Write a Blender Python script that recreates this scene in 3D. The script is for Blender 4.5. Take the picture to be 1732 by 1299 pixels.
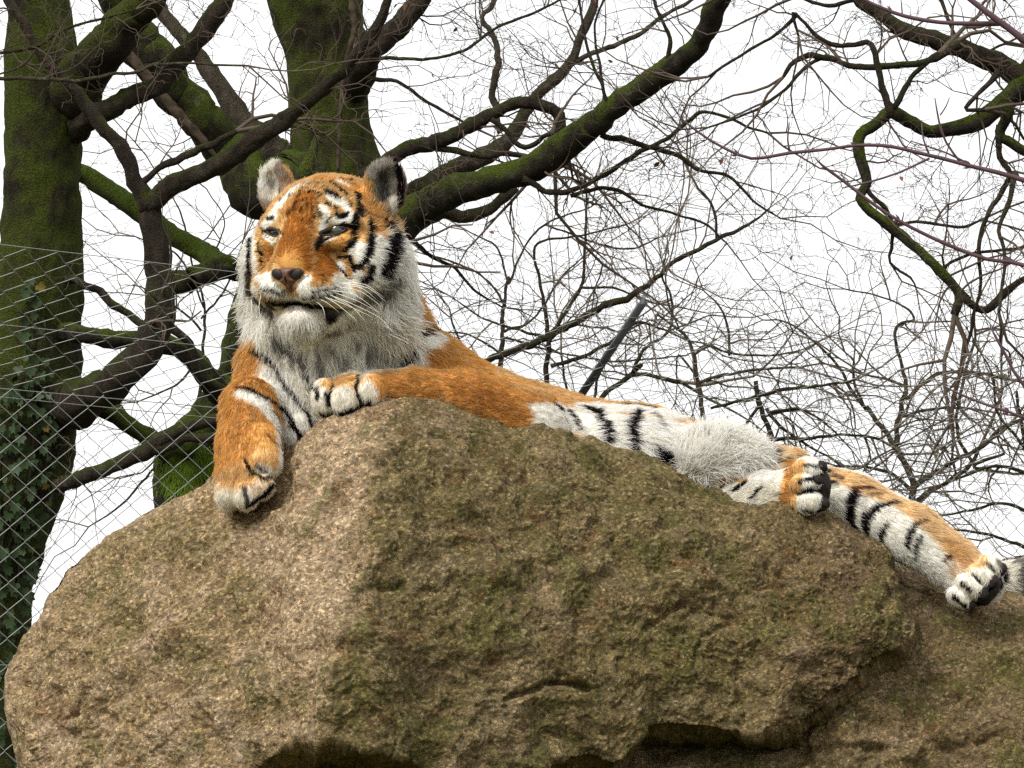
import bpy, math, random
import numpy as np
from concurrent.futures import ThreadPoolExecutor
from mathutils import Vector
from mathutils.bvhtree import BVHTree

# ------------------------------------------------------------------ camera, sky, sun, exposure
for o in list(bpy.data.objects):
    bpy.data.objects.remove(o)
SC = bpy.context.scene
COL = SC.collection
PITCH = math.radians(8.0)
CAM_Z = 1.6
HF = math.radians(18.0)
cam = bpy.data.cameras.new('camera')
cam.sensor_width = 36.0
cam.lens = 18.0 / math.tan(HF / 2)
cam.clip_start = 0.1
cam.clip_end = 2000.0
camo = bpy.data.objects.new('camera', cam)
camo.location = (0, 0, CAM_Z)
camo.rotation_euler = (math.pi / 2 + PITCH, 0, 0)
COL.objects.link(camo)
SC.camera = camo

SUN_EL, SUN_AZ = math.radians(42), math.radians(-142)   # high, from the front left, behind cloud
world = bpy.data.worlds.new('World')
SC.world = world
world.use_nodes = True
wn, wl = world.node_tree.nodes, world.node_tree.links
bg = wn['Background']
sky = wn.new('ShaderNodeTexSky')
sky.sky_type = 'NISHITA'
sky.sun_disc = False
sky.sun_elevation = SUN_EL
sky.sun_rotation = SUN_AZ
sky.dust_density = 3.0
scale = wn.new('ShaderNodeVectorMath'); scale.operation = 'SCALE'; scale.inputs['Scale'].default_value = 0.10
wl.new(sky.outputs[0], scale.inputs[0])
tc = wn.new('ShaderNodeTexCoord')
cl = wn.new('ShaderNodeTexNoise'); cl.inputs['Scale'].default_value = 2.2; cl.inputs['Detail'].default_value = 5
wl.new(tc.outputs['Generated'], cl.inputs['Vector'])
cr = wn.new('ShaderNodeValToRGB')
cr.color_ramp.elements[0].position = 0.3; cr.color_ramp.elements[0].color = (0.86, 0.87, 0.875, 1)
cr.color_ramp.elements[1].position = 0.75; cr.color_ramp.elements[1].color = (1.0, 0.995, 0.97, 1)
wl.new(cl.outputs['Fac'], cr.inputs['Fac'])
mx = wn.new('ShaderNodeMix'); mx.data_type = 'RGBA'; mx.inputs['Factor'].default_value = 0.94
wl.new(scale.outputs[0], mx.inputs['A']); wl.new(cr.outputs[0], mx.inputs['B'])
wl.new(mx.outputs['Result'], bg.inputs['Color'])
bg.inputs['Strength'].default_value = 0.62

sun = bpy.data.lights.new('sun', 'SUN')
sun.energy = 1.5
sun.angle = math.radians(24)
sun.color = (1.0, 0.96, 0.9)
suno = bpy.data.objects.new('sun', sun)
COL.objects.link(suno)
sdir = Vector((math.cos(SUN_EL) * math.sin(SUN_AZ), math.cos(SUN_EL) * math.cos(SUN_AZ), math.sin(SUN_EL)))
suno.rotation_euler = sdir.to_track_quat('Z', 'Y').to_euler()
suno.location = (-4, -4, 12)

SC.view_settings.view_transform = 'Standard'
SC.view_settings.look = 'None'
SC.view_settings.exposure = 1.2
SC.view_settings.gamma = 1.0
SC.view_settings.use_curve_mapping = False
SC.render.engine = 'CYCLES'
cy = SC.cycles
cy.max_bounces = 7; cy.diffuse_bounces = 6; cy.glossy_bounces = 2; cy.transmission_bounces = 2
cy.use_denoising = False
cy.caustics_reflective = False; cy.caustics_refractive = False
SC.cycles_curves.shape = 'RIBBONS'
SC.cycles_curves.subdivisions = 2

# ------------------------------------------------------------------ coordinates
CP, SP = math.cos(PITCH), math.sin(PITCH)
RV = np.array([1.0, 0, 0]); FV = np.array([0, CP, SP]); UV = np.array([0, -SP, CP])
CL = np.array([0, 0, CAM_Z])
K = 2 * math.tan(HF / 2) / 1732.0          # metres per photograph pixel, per metre of distance
D0 = 7.5
S = K * D0                                  # one unit of the animal's and rocks' own frame, in metres


def P(u, v, d):
    """a place in the scene: the direction of a photograph pixel, at distance d"""
    return CL + RV * ((u - 866.0) * K * d) - UV * ((v - 649.5) * K * d) + FV * d


def T(u, v, w):
    """the same in the local frame (x right, y up, z towards the viewer, unit S)"""
    f = 1 + w * S / D0
    return np.array([(u - 866.0) * f, -(v - 649.5) * f, -w])


def Tv(u, v, w):
    f = 1 + w * S / D0
    return np.stack([(u - 866.0) * f, -(v - 649.5) * f, -w], -1)


def L2W(q):
    q = np.asarray(q, dtype=np.float64)
    return CL + RV * (q[..., 0:1] * S) + UV * (q[..., 1:2] * S) + FV * (D0 - q[..., 2:3] * S)


# ------------------------------------------------------------------ noise
_rs = np.random.RandomState(7)
_g3 = _rs.normal(size=(64 * 64 * 64, 3)).astype(np.float32)
_g3 /= np.linalg.norm(_g3, axis=1)[:, None]
_pool = ThreadPoolExecutor(4)


def _noise(p):
    p = p.astype(np.float32)
    i = np.floor(p)
    f = p - i
    i = i.astype(np.int32) & 63
    s = f * f * f * (f * (f * 6 - 15) + 10)
    x, y, z = f[:, 0], f[:, 1], f[:, 2]
    out = np.zeros(len(p), dtype=np.float32)
    for dx in (0, 1):
        wx = s[:, 0] if dx else 1 - s[:, 0]
        ix = ((i[:, 0] + dx) & 63) << 12
        for dy in (0, 1):
            wxy = wx * (s[:, 1] if dy else 1 - s[:, 1])
            ixy = ix + (((i[:, 1] + dy) & 63) << 6)
            for dz in (0, 1):
                g = np.take(_g3, ixy + ((i[:, 2] + dz) & 63), axis=0)
                out += wxy * (s[:, 2] if dz else 1 - s[:, 2]) * (g[:, 0] * (x - dx) + g[:, 1] * (y - dy) + g[:, 2] * (z - dz))
    return out * 1.6


def noise(p):
    p = np.asarray(p)
    sh = p.shape[:-1]
    p = p.reshape(-1, 3)
    if len(p) < 4000:
        return _noise(p).reshape(sh).astype(np.float64)
    parts = list(_pool.map(_noise, np.array_split(p, max(4, len(p) // 60000))))
    return np.concatenate(parts).reshape(sh).astype(np.float64)


def fbm(p, octv=4, gain=0.5, lac=2.03, ridge=False):
    a, t, o = 1.0, 0.0, 0.0
    p = np.asarray(p, dtype=np.float64)
    for k in range(octv):
        n = noise(p + 17.3 * k)
        o = o + a * ((1 - 2 * np.abs(n)) if ridge else n)
        t += a
        a *= gain; p = p * lac
    return o / t


def sstep(a, b, x):
    t = np.clip((x - a) / (b - a), 0, 1)
    return t * t * (3 - 2 * t)


# ------------------------------------------------------------------ mesh helpers
def empty(name, loc=(0, 0, 0)):
    o = bpy.data.objects.new(name, None)
    o.location = loc
    o.empty_display_size = 0.1
    COL.objects.link(o)
    return o


def tag(o, label=None, cat=None, group=None, kind=None):
    if label: o['label'] = label
    if cat: o['category'] = cat
    if group: o['group'] = group
    if kind: o['kind'] = kind
    return o


def rootloc(par):
    l = np.zeros(3)
    while par is not None:
        l = l + np.array(par.location)
        par = par.parent
    return l


def make_mesh(name, verts, faces, smooth=True):
    me = bpy.data.meshes.new(name)
    verts = np.ascontiguousarray(verts, dtype=np.float32).reshape(-1, 3)
    me.vertices.add(len(verts))
    me.vertices.foreach_set('co', verts.ravel())
    fl = [np.ascontiguousarray(f, dtype=np.int32) for f in (faces if isinstance(faces, list) else [faces]) if len(f)]
    nl = sum(f.size for f in fl); nf = sum(len(f) for f in fl)
    me.loops.add(nl); me.polygons.add(nf)
    me.loops.foreach_set('vertex_index', np.concatenate([f.ravel() for f in fl]))
    st, base = [], 0
    for f in fl:
        st.append(base + np.arange(len(f)) * f.shape[1]); base += f.size
    me.polygons.foreach_set('loop_start', np.concatenate(st).astype(np.int32))
    if smooth:
        me.polygons.foreach_set('use_smooth', np.ones(nf, dtype=bool))
    me.update(calc_edges=True)
    return me


def obj(name, verts, faces, mat, parent=None, smooth=True, color=None):
    """one mesh object; verts in world coordinates"""
    org = rootloc(parent)
    me = make_mesh(name, np.asarray(verts) - org, faces, smooth)
    me.materials.append(mat)
    if color is not None:
        a = me.color_attributes.new('col', 'FLOAT_COLOR', 'POINT')
        c = np.ones((len(me.vertices), 4), dtype=np.float32); c[:, :3] = color
        a.data.foreach_set('color', c.ravel())
    o = bpy.data.objects.new(name, me)
    COL.objects.link(o)
    if parent is not None:
        o.parent = parent
    return o


def tubes(paths, radii, n=3, cap=True):
    """paths (N,K,3), radii (N,K) -> verts, faces"""
    paths = np.asarray(paths, dtype=np.float64); radii = np.asarray(radii, dtype=np.float64)
    N, Kk, _ = paths.shape
    t = np.gradient(paths, axis=1)
    t /= np.linalg.norm(t, axis=2, keepdims=True) + 1e-12
    ref = np.where(np.abs(t @ np.array([0.31, 0.83, 0.46]))[..., None] > 0.93, np.array([1.0, 0.1, 0]), np.array([0.31, 0.83, 0.46]))
    a = np.cross(t, ref); a /= np.linalg.norm(a, axis=2, keepdims=True) + 1e-12
    b = np.cross(t, a)
    ang = np.arange(n) * 2 * math.pi / n
    v = paths[:, :, None, :] + radii[:, :, None, None] * (a[:, :, None, :] * np.cos(ang)[:, None] + b[:, :, None, :] * np.sin(ang)[:, None])
    idx = np.arange(N * Kk * n).reshape(N, Kk, n)
    i0 = idx[:, :-1]; i1 = idx[:, 1:]
    f = np.stack([i0, np.roll(i0, -1, 2), np.roll(i1, -1, 2), i1], -1).reshape(-1, 4)
    faces = [f]
    if cap:
        if n == 3:
            faces.append(np.concatenate([idx[:, 0][:, ::-1], idx[:, -1]], 0))
        elif n == 4:
            faces[0] = np.concatenate([f, idx[:, 0][:, ::-1], idx[:, -1]], 0)
        else:
            faces.append(np.concatenate([idx[:, 0][:, ::-1], idx[:, -1]], 0))
    return v.reshape(-1, 3), faces


def smooth_path(pts, step):
    """Catmull-Rom through rows of pts (any number of columns), resampled about every step (first 3 columns)"""
    pts = np.asarray(pts, dtype=np.float64)
    if len(pts) == 2:
        pts = np.array([pts[0], (pts[0] + pts[1]) / 2, pts[1]])
    q = np.vstack([2 * pts[0] - pts[1], pts, 2 * pts[-1] - pts[-2]])
    out = []
    for i in range(len(pts) - 1):
        p0, p1, p2, p3 = q[i:i + 4]
        m = max(2, int(np.linalg.norm((p2 - p1)[:3]) / step))
        t = (np.arange(m) / m)[:, None]
        out.append(0.5 * (2 * p1 + (p2 - p0) * t + (2 * p0 - 5 * p1 + 4 * p2 - p3) * t ** 2 + (3 * p1 - p0 - 3 * p2 + p3) * t ** 3))
    out.append(pts[-1:])
    return np.vstack(out)


# ------------------------------------------------------------------ materials
def mat_new(name, rough=0.8, spec=0.25):
    m = bpy.data.materials.new(name)
    m.use_nodes = True
    b = m.node_tree.nodes['Principled BSDF']
    b.inputs['Roughness'].default_value = rough
    b.inputs['Specular IOR Level'].default_value = spec
    return m, m.node_tree.nodes, m.node_tree.links, b


def N_(nodes, typ, **kw):
    n = nodes.new(typ)
    for k, v in kw.items():
        if k in ('data_type', 'blend_type', 'operation', 'feature', 'noise_type', 'attribute_name', 'distance'):
            setattr(n, k, v)
        else:
            n.inputs[k.replace('_', ' ')].default_value = v
    return n


def ramp(nodes, links, src, stops):
    r = nodes.new('ShaderNodeValToRGB')
    e = r.color_ramp.elements
    while len(e) < len(stops):
        e.new(0.5)
    for el, (p, c) in zip(e, stops):
        el.position = p
        el.color = (c[0], c[1], c[2], 1) if not isinstance(c, (int, float)) else (c, c, c, 1)
    links.new(src, r.inputs['Fac'])
    return r.outputs['Color']


def mixc(nodes, links, fac, a, b, blend='MIX'):
    m = nodes.new('ShaderNodeMix'); m.data_type = 'RGBA'; m.blend_type = blend
    for key, val in (('Factor', fac), ('A', a), ('B', b)):
        if hasattr(val, 'is_linked') or hasattr(val, 'links'):
            links.new(val, m.inputs[key])
        elif isinstance(val, tuple):
            m.inputs[key].default_value = (*val, 1)
        else:
            m.inputs[key].default_value = val
    return m.outputs['Result']


def plain(name, col, rough=0.6, spec=0.3, var=0.25, sc=40.0, metal=0.0):
    m, n, l, b = mat_new(name, rough, spec)
    t = n.new('ShaderNodeTexCoord')
    x = N_(n, 'ShaderNodeTexNoise', Scale=sc, Detail=4.0)
    l.new(t.outputs['Object'], x.inputs['Vector'])
    c = ramp(n, l, x.outputs['Fac'], [(0.25, tuple(k * (1 - var) for k in col)), (0.75, tuple(min(1, k * (1 + var)) for k in col))])
    l.new(c, b.inputs['Base Color'])
    b.inputs['Metallic'].default_value = metal
    bp = N_(n, 'ShaderNodeBump', Strength=0.2, Distance=0.002)
    l.new(x.outputs['Fac'], bp.inputs['Height']); l.new(bp.outputs[0], b.inputs['Normal'])
    return m


def rock_material():
    m, n, l, b = mat_new('granite', 0.85, 0.2)
    at = N_(n, 'ShaderNodeAttribute', attribute_name='col')
    t = n.new('ShaderNodeTexCoord')
    mp = n.new('ShaderNodeMapping'); mp.inputs['Scale'].default_value = (1, 1, 1.25); mp.inputs['Rotation'].default_value = (0, 0.35, 0)
    l.new(t.outputs['Object'], mp.inputs['Vector'])
    v1 = N_(n, 'ShaderNodeTexVoronoi', Scale=150.0); l.new(mp.outputs[0], v1.inputs['Vector'])
    n1 = N_(n, 'ShaderNodeTexNoise', Scale=58.0, Detail=8.0, Roughness=0.75); l.new(mp.outputs[0], n1.inputs['Vector'])
    n2 = N_(n, 'ShaderNodeTexNoise', Scale=240.0, Detail=4.0, Roughness=0.7); l.new(mp.outputs[0], n2.inputs['Vector'])
    grain = ramp(n, l, v1.outputs['Color'], [(0.10, (0.28, 0.25, 0.22)), (0.3, (0.82, 0.80, 0.76)), (0.65, (1.05, 1.02, 0.97)), (0.8, (2.3, 2.2, 2.05))])
    c1 = mixc(n, l, 0.6, at.outputs['Color'], grain, 'MULTIPLY')
    mot = ramp(n, l, n1.outputs['Fac'], [(0.33, (0.42, 0.39, 0.34)), (0.44, (0.86, 0.84, 0.80)), (0.56, (1.1, 1.07, 1.02)), (0.68, (1.75, 1.68, 1.56))])
    c2 = mixc(n, l, 0.85, c1, mot, 'MULTIPLY')
    fine = ramp(n, l, n2.outputs['Fac'], [(0.32, (0.45, 0.43, 0.40)), (0.68, (1.5, 1.47, 1.42))])
    c3 = mixc(n, l, 0.55, c2, fine, 'MULTIPLY')
    l.new(c3, b.inputs['Base Color'])
    ad = N_(n, 'ShaderNodeMath', operation='ADD'); l.new(n1.outputs['Fac'], ad.inputs[0]); l.new(n2.outputs['Fac'], ad.inputs[1])
    bp = N_(n, 'ShaderNodeBump', Strength=0.9, Distance=0.012); l.new(ad.outputs[0], bp.inputs['Height'])
    l.new(bp.outputs[0], b.inputs['Normal'])
    return m


def bark_material(name, bark, moss, amount, lichen=0.0):
    m, n, l, b = mat_new(name, 0.9, 0.12)
    t = n.new('ShaderNodeTexCoord'); g = n.new('ShaderNodeNewGeometry')
    mp = n.new('ShaderNodeMapping'); mp.inputs['Scale'].default_value = (1, 1, 0.35)
    l.new(t.outputs['Object'], mp.inputs['Vector'])
    n1 = N_(n, 'ShaderNodeTexNoise', Scale=26.0, Detail=8.0, Roughness=0.7); l.new(mp.outputs[0], n1.inputs['Vector'])
    n2 = N_(n, 'ShaderNodeTexNoise', Scale=5.5, Detail=7.0, Roughness=0.68); l.new(t.outputs['Object'], n2.inputs['Vector'])
    n3 = N_(n, 'ShaderNodeTexNoise', Scale=120.0, Detail=3.0, Roughness=0.7); l.new(t.outputs['Object'], n3.inputs['Vector'])
    bk = ramp(n, l, n1.outputs['Fac'], [(0.3, tuple(0.45 * k for k in bark)), (0.5, bark), (0.72, tuple(1.9 * k for k in bark))])
    ms = ramp(n, l, n3.outputs['Fac'], [(0.3, tuple(0.45 * k for k in moss)), (0.55, moss), (0.75, tuple(1.8 * k for k in moss))])
    sp = n.new('ShaderNodeSeparateXYZ'); l.new(g.outputs['Normal'], sp.inputs[0])
    up = N_(n, 'ShaderNodeMath', operation='MULTIPLY_ADD'); l.new(sp.outputs['Z'], up.inputs[0]); up.inputs[1].default_value = 0.22
    l.new(n2.outputs['Fac'], up.inputs[2])
    lo = 0.62 - 0.3 * amount
    fac = ramp(n, l, up.outputs[0], [(max(0, lo - 0.06), 0.0), (min(1, lo + 0.12), 1.0)])
    if amount <= 0.001:
        c = bk
    else:
        c = mixc(n, l, fac, bk, ms)
    if lichen > 0:
        n4 = N_(n, 'ShaderNodeTexNoise', Scale=14.0, Detail=6.0, Roughness=0.7); l.new(t.outputs['Object'], n4.inputs['Vector'])
        lf = ramp(n, l, n4.outputs['Fac'], [(0.56, 0.0), (0.66, lichen)])
        c = mixc(n, l, lf, c, (0.27, 0.27, 0.19))
    l.new(c, b.inputs['Base Color'])
    ad = N_(n, 'ShaderNodeMath', operation='ADD'); l.new(n1.outputs['Fac'], ad.inputs[0]); l.new(n3.outputs['Fac'], ad.inputs[1])
    bp = N_(n, 'ShaderNodeBump', Strength=1.0, Distance=0.035); l.new(ad.outputs[0], bp.inputs['Height'])
    l.new(bp.outputs[0], b.inputs['Normal'])
    return m


M = {}
M['rock'] = rock_material()
M['bark_mossy'] = bark_material('mossy_bark', (0.030, 0.023, 0.015), (0.066, 0.082, 0.012), 0.70)
M['bark_mid'] = bark_material('half_mossy_bark', (0.034, 0.027, 0.020), (0.085, 0.115, 0.012), 0.40, 0.15)
M['bark_moss'] = bark_material('moss_covered_bark', (0.035, 0.03, 0.018), (0.062, 0.090, 0.009), 0.95)
M['bark_dark'] = bark_material('dark_bark', (0.046, 0.035, 0.026), (0.06, 0.075, 0.012), 0.12, 0.15)
M['bark_grey'] = bark_material('grey_lichen_bark', (0.085, 0.070, 0.052), (0.075, 0.082, 0.025), 0.15, 0.5)
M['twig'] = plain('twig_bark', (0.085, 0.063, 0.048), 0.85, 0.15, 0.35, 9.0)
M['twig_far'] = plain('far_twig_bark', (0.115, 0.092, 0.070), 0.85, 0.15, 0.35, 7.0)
M['shoot'] = plain('purple_shoot_bark', (0.085, 0.045, 0.055), 0.6, 0.35, 0.3, 30.0)
M['split'] = plain('split_wood', (0.050, 0.037, 0.025), 0.9, 0.1, 0.7, 30.0)
M['wire'] = plain('galvanised_wire', (0.27, 0.28, 0.265), 0.55, 0.4, 0.2, 20.0, 0.3)
M['steel'] = plain('weathered_grey_steel', (0.055, 0.060, 0.066), 0.6, 0.5, 0.18, 14.0, 0.2)
M['ivy'] = plain('ivy_leaf', (0.030, 0.050, 0.019), 0.55, 0.2, 0.45, 8.0)
M['ivy_old'] = plain('yellow_ivy_leaf', (0.17, 0.13, 0.025), 0.5, 0.4, 0.3, 20.0)
M['dead_leaf'] = plain('dead_leaf', (0.16, 0.075, 0.045), 0.7, 0.2, 0.4, 30.0)
M['ground'] = plain('muddy_grass', (0.085, 0.085, 0.035), 0.95, 0.1, 0.5, 1.7)

# ------------------------------------------------------------------ ground
gx = np.linspace(-1, 1, 90); gx = np.sign(gx) * np.abs(gx) ** 2.6 * 900
GX, GY = np.meshgrid(gx, gx + 12, indexing='ij')
GZ = 0.10 * noise(np.stack([GX * .25, GY * .25, 0 * GX], -1)) - 0.05
gi = np.arange(GX.size).reshape(GX.shape)
gq = np.stack([gi[:-1, :-1], gi[1:, :-1], gi[1:, 1:], gi[:-1, 1:]], -1).reshape(-1, 4)
ground = obj('ground', np.stack([GX, GY, GZ], -1).reshape(-1, 3), gq, M['ground'])
tag(ground, 'rough muddy grass ground below the rocks and trees', 'ground', kind='structure')


# ------------------------------------------------------------------ rocks
def seg_dist(pu, pv, pts):
    """distance in the (u,v) face of a rock to a polyline, and the value t along it"""
    best = np.full(pu.shape, 1e9)
    for (x0, y0), (x1, y1) in zip(pts[:-1], pts[1:]):
        dx, dy = x1 - x0, y1 - y0
        t = np.clip(((pu - x0) * dx + (pv - y0) * dy) / (dx * dx + dy * dy), 0, 1)
        best = np.minimum(best, np.hypot(pu - x0 - t * dx, pv - y0 - t * dy))
    return best


def loft_rock(name, u0, u1, vc, wc, bulge, vb, nu, nf, seed, cracks=(), colour=None, back=(180, 620), amp=1.0, edge=1.0, under=70.0, label='', deep=220.0, uw=None):
    t = np.linspace(0, 1, nu)
    us = u0 + (u1 - u0) * (0.5 - 0.5 * np.cos(math.pi * t)) * 0.35 + (u1 - u0) * t * 0.65
    f = lambda tab, x: np.interp(x, [a for a, _ in tab], [b for _, b in tab])
    sm = lambda a: np.convolve(np.pad(a, 3, 'edge'), np.ones(7) / 7, 'valid')
    VC, WC, B, VB = sm(f(vc, us)), sm(f(wc, us)), f(bulge, us), f(vb, us)
    VB = np.maximum(VB, VC + 4)
    ph = np.linspace(0, math.pi / 2, nf)
    rows_v, rows_w = [], []
    for p in ph:
        rows_v.append(VC + (VB - VC) * (1 - math.cos(p)) ** 0.92)
        rows_w.append(WC - B * math.sin(p) ** 1.05)
    endk = np.clip(np.minimum(t / 0.04, (1 - t) / 0.04), 0, 1) ** 0.5          # the ends close up
    nb = 16
    for k in range(1, nb + 1):                                                  # undercut, towards the back
        a = k / nb
        rows_v.append(VB + endk * (under * math.sin(a * math.pi) * 0.35 + 40 * a))
        rows_w.append(WC - B + (B + deep * endk) * a)
    vbot, wbot = rows_v[-1], rows_w[-1]
    vback = VC + back[0] * endk
    for k in range(1, 13):
        a = k / 12
        rows_v.append(vbot * (1 - a) + vback * a); rows_w.append(wbot + (back[1] * endk - 0 * B) * math.sin(a * math.pi / 2) * 0.6)
    v1, w1 = rows_v[-1], rows_w[-1]
    for k in range(1, 20):                                                      # over the top to the crest
        a = k / 20
        rows_v.append(v1 + (VC - v1) * a ** 3.5); rows_w.append(w1 * (1 - a) + WC * a)
    V = np.array(rows_v).T; W = np.array(rows_w).T
    U = np.repeat(us[:, None], V.shape[1], 1)
    q = Tv(U, V, W)
    nr = q.shape[1]
    # normals
    du = np.gradient(q, axis=0); dv = np.roll(q, -1, 1) - np.roll(q, 1, 1)
    nn = np.cross(du, dv); nn /= np.linalg.norm(nn, axis=2, keepdims=True) + 1e-9
    cen = q.mean(axis=1, keepdims=True)
    sgn = np.sign(np.sum(nn * (q - cen), axis=(0, 1, 2)))
    nn *= sgn
    o = np.array([seed * 3.1, seed * 1.7, seed * 0.9])
    # flaky relief
    big = fbm(q / 210.0 + o, 3) * 16
    warp = q + 14 * np.stack([noise(q / 60 + o), noise(q / 60 + o + 9), noise(q / 60 + o + 21)], -1)
    ql = warp * np.array([0.9, 1.12, 1.0])
    steps = fbm(ql / 62.0 + o, 3)
    terr = (np.floor(steps * 7) + sstep(0.5, 0.8, steps * 7 - np.floor(steps * 7))) / 7 * 27
    fl = fbm(ql / 17.0 + o, 3, 0.62)
    fl2 = np.abs(fbm(warp / 7.5 + o, 2, 0.6))
    pit = -np.clip(noise(q / 11.0 + o + 40) - 0.42, 0, 1) * 9
    big = big + fbm(q / 300.0 + o + 60, 2, 0.5, 2.0, True) * 20 - 8
    if seed == 1:
        eg = np.interp(V, [680, 800, 900, 1000, 1120, 1300], [650, 628, 612, 600, 575, 520]) + 14 * noise(q / 40.0)
        big = big + 15 * np.exp(-np.abs(U - eg) / 45.0) - 5 * sstep(0, 30, eg - U)
    disp = (big + terr + fl * 4.4 - fl2 * 3.2 + pit) * amp
    crest = np.ones(nr); crest[:nf] = 0.45 + 0.55 * sstep(0, 0.22, ph / (math.pi / 2)); crest[-6:] = 0.45
    disp = disp * crest[None, :] * (0.25 + 0.75 * endk[:, None])
    crk = np.zeros(U.shape)
    for pts, wd, dp in cracks:
        d = seg_dist(U + 5 * noise(q / 22.0), V + 5 * noise(q / 22.0 + 5), pts)
        k = np.exp(-(d / wd) ** 2)
        disp[:, :nf] -= (k * dp)[:, :nf]
        crk = np.maximum(crk, k)
    q = q + nn * disp[..., None]
    col = colour(q, U, V, disp, seed)
    idx = np.arange(nu * nr).reshape(nu, nr)
    i0, i1 = idx[:-1], idx[1:]
    fc = np.stack([i0, i1, np.roll(i1, -1, 1), np.roll(i0, -1, 1)], -1).reshape(-1, 4)
    if sgn < 0:
        fc = fc[:, ::-1]
    faces = [fc, idx[0][None, :][:, ::-1] if sgn > 0 else idx[0][None, :], idx[-1][None, :] if sgn > 0 else idx[-1][None, ::-1]]
    ob = obj(name, L2W(q).reshape(-1, 3), faces, M['rock'], None, True, col.reshape(-1, 3))
    return ob


def rock_colour(q, U, V, disp, seed):
    o = np.array([seed * 5.0, 1.0, 2.0])
    pink = np.array([0.56, 0.44, 0.315]); tan = np.array([0.45, 0.345, 0.20]); olive = np.array([0.245, 0.212, 0.082])
    moss = np.array([0.165, 0.172, 0.045]); rust = np.array([0.25, 0.14, 0.065]); brown = np.array([0.225, 0.160, 0.082]); pale = np.array([0.68, 0.60, 0.46])
    lerp = lambda a, b, t: a + (b - a) * t[..., None]
    n1 = fbm(q / 150.0 + o, 4); n2 = fbm(q / 60.0 + o + 7, 4); n3 = fbm(q / 24.0 + o + 3, 4, 0.6); n4 = fbm(q / 95.0 + o + 30, 4)
    n5 = fbm(q / 12.0 + o + 50, 3, 0.65)
    c = lerp(np.broadcast_to(tan, q.shape), pink, sstep(-0.25, 0.35, n2 + 0.4 * n3))
    # growth of green algae on the face that looks right, bare pinkish stone on the broken left face; part of the tone step is painted shading
    if seed == 1:
        edge = np.interp(V, [680, 800, 900, 1000, 1120, 1300], [650, 628, 612, 600, 575, 520])
        right = sstep(-30, 60, U - edge + 50 * n3 + 45 * n2)
        far = sstep(1150, 1420, U + 120 * n1)
        g = np.clip(0.52 * right + 0.5 * n1 + 0.30 * n3 + 0.06 - 0.25 * far, 0, 1)
        c = lerp(c, brown, np.clip(0.65 * far + 0.45 * right * sstep(-0.2, 0.3, n4), 0, 0.85))
    else:
        right = np.ones(U.shape)
        g = np.clip(0.42 + 0.8 * n1 + 0.3 * n3, 0, 1)
        c = lerp(c, brown, np.clip(0.55 + 0.6 * n4, 0, 0.9))
    if seed == 1:
        spots = sum(np.exp(-(((U - a) / s1) ** 2 + ((V - b) / s2) ** 2)) for a, b, s1, s2 in ((700, 830, 60, 60), (640, 900, 40, 60), (470, 1170, 70, 60), (600, 1150, 60, 90), (290, 905, 110, 45), (190, 1010, 60, 70), (420, 1000, 60, 40), (330, 1120, 50, 40), (1080, 830, 90, 40), (1130, 1130, 70, 60)))
        g = np.clip(g + 0.85 * spots * (0.7 + 1.0 * n3), 0, 1)
        strip = sstep(130, 20, np.abs(U - edge + 60)) * sstep(1250, 1050, V)
        c = lerp(c, pink * 1.22, np.clip(strip * (0.75 + 0.5 * n3), 0, 1) * (1 - right))
        g = g * (1 - 0.6 * strip * (1 - right))
    c = lerp(c, olive, sstep(0.12, 0.75, g) * 0.75)
    c = lerp(c, moss, sstep(0.08, 0.40, n4 + 0.45 * n3 + 0.12 * (right - 0.5)) * 0.62)
    c = lerp(c, rust, sstep(0.18, 0.45, fbm(q / 70.0 + o + 80, 4) + 0.3 * n3) * 0.6)
    c = lerp(c, pale, sstep(0.22, 0.5, n5 + 0.25 * n3 - 0.10 * right) * 0.75)
    n6 = fbm(q * np.array([0.8, 1.2, 1.0]) / 6.5 + o + 77, 2, 0.6)
    c = lerp(c, pale * 1.1, sstep(0.22, 0.42, n6 - 0.08 * right) * 0.5)
    c = lerp(c, brown * 0.45, sstep(0.24, 0.44, -n6) * 0.7)
    c = lerp(c, brown * 0.55, sstep(0.25, 0.5, -n5 - 0.1 * n2) * 0.65)
    c = c * np.array([0.62, 0.605, 0.58])
    if seed == 1:
        c = c * (1 + 0.24 * (1 - right))[..., None]  # left face lightened further, part of its brighter lighting put into the colour
    return np.clip(c, 0.01, 0.8)


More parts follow.
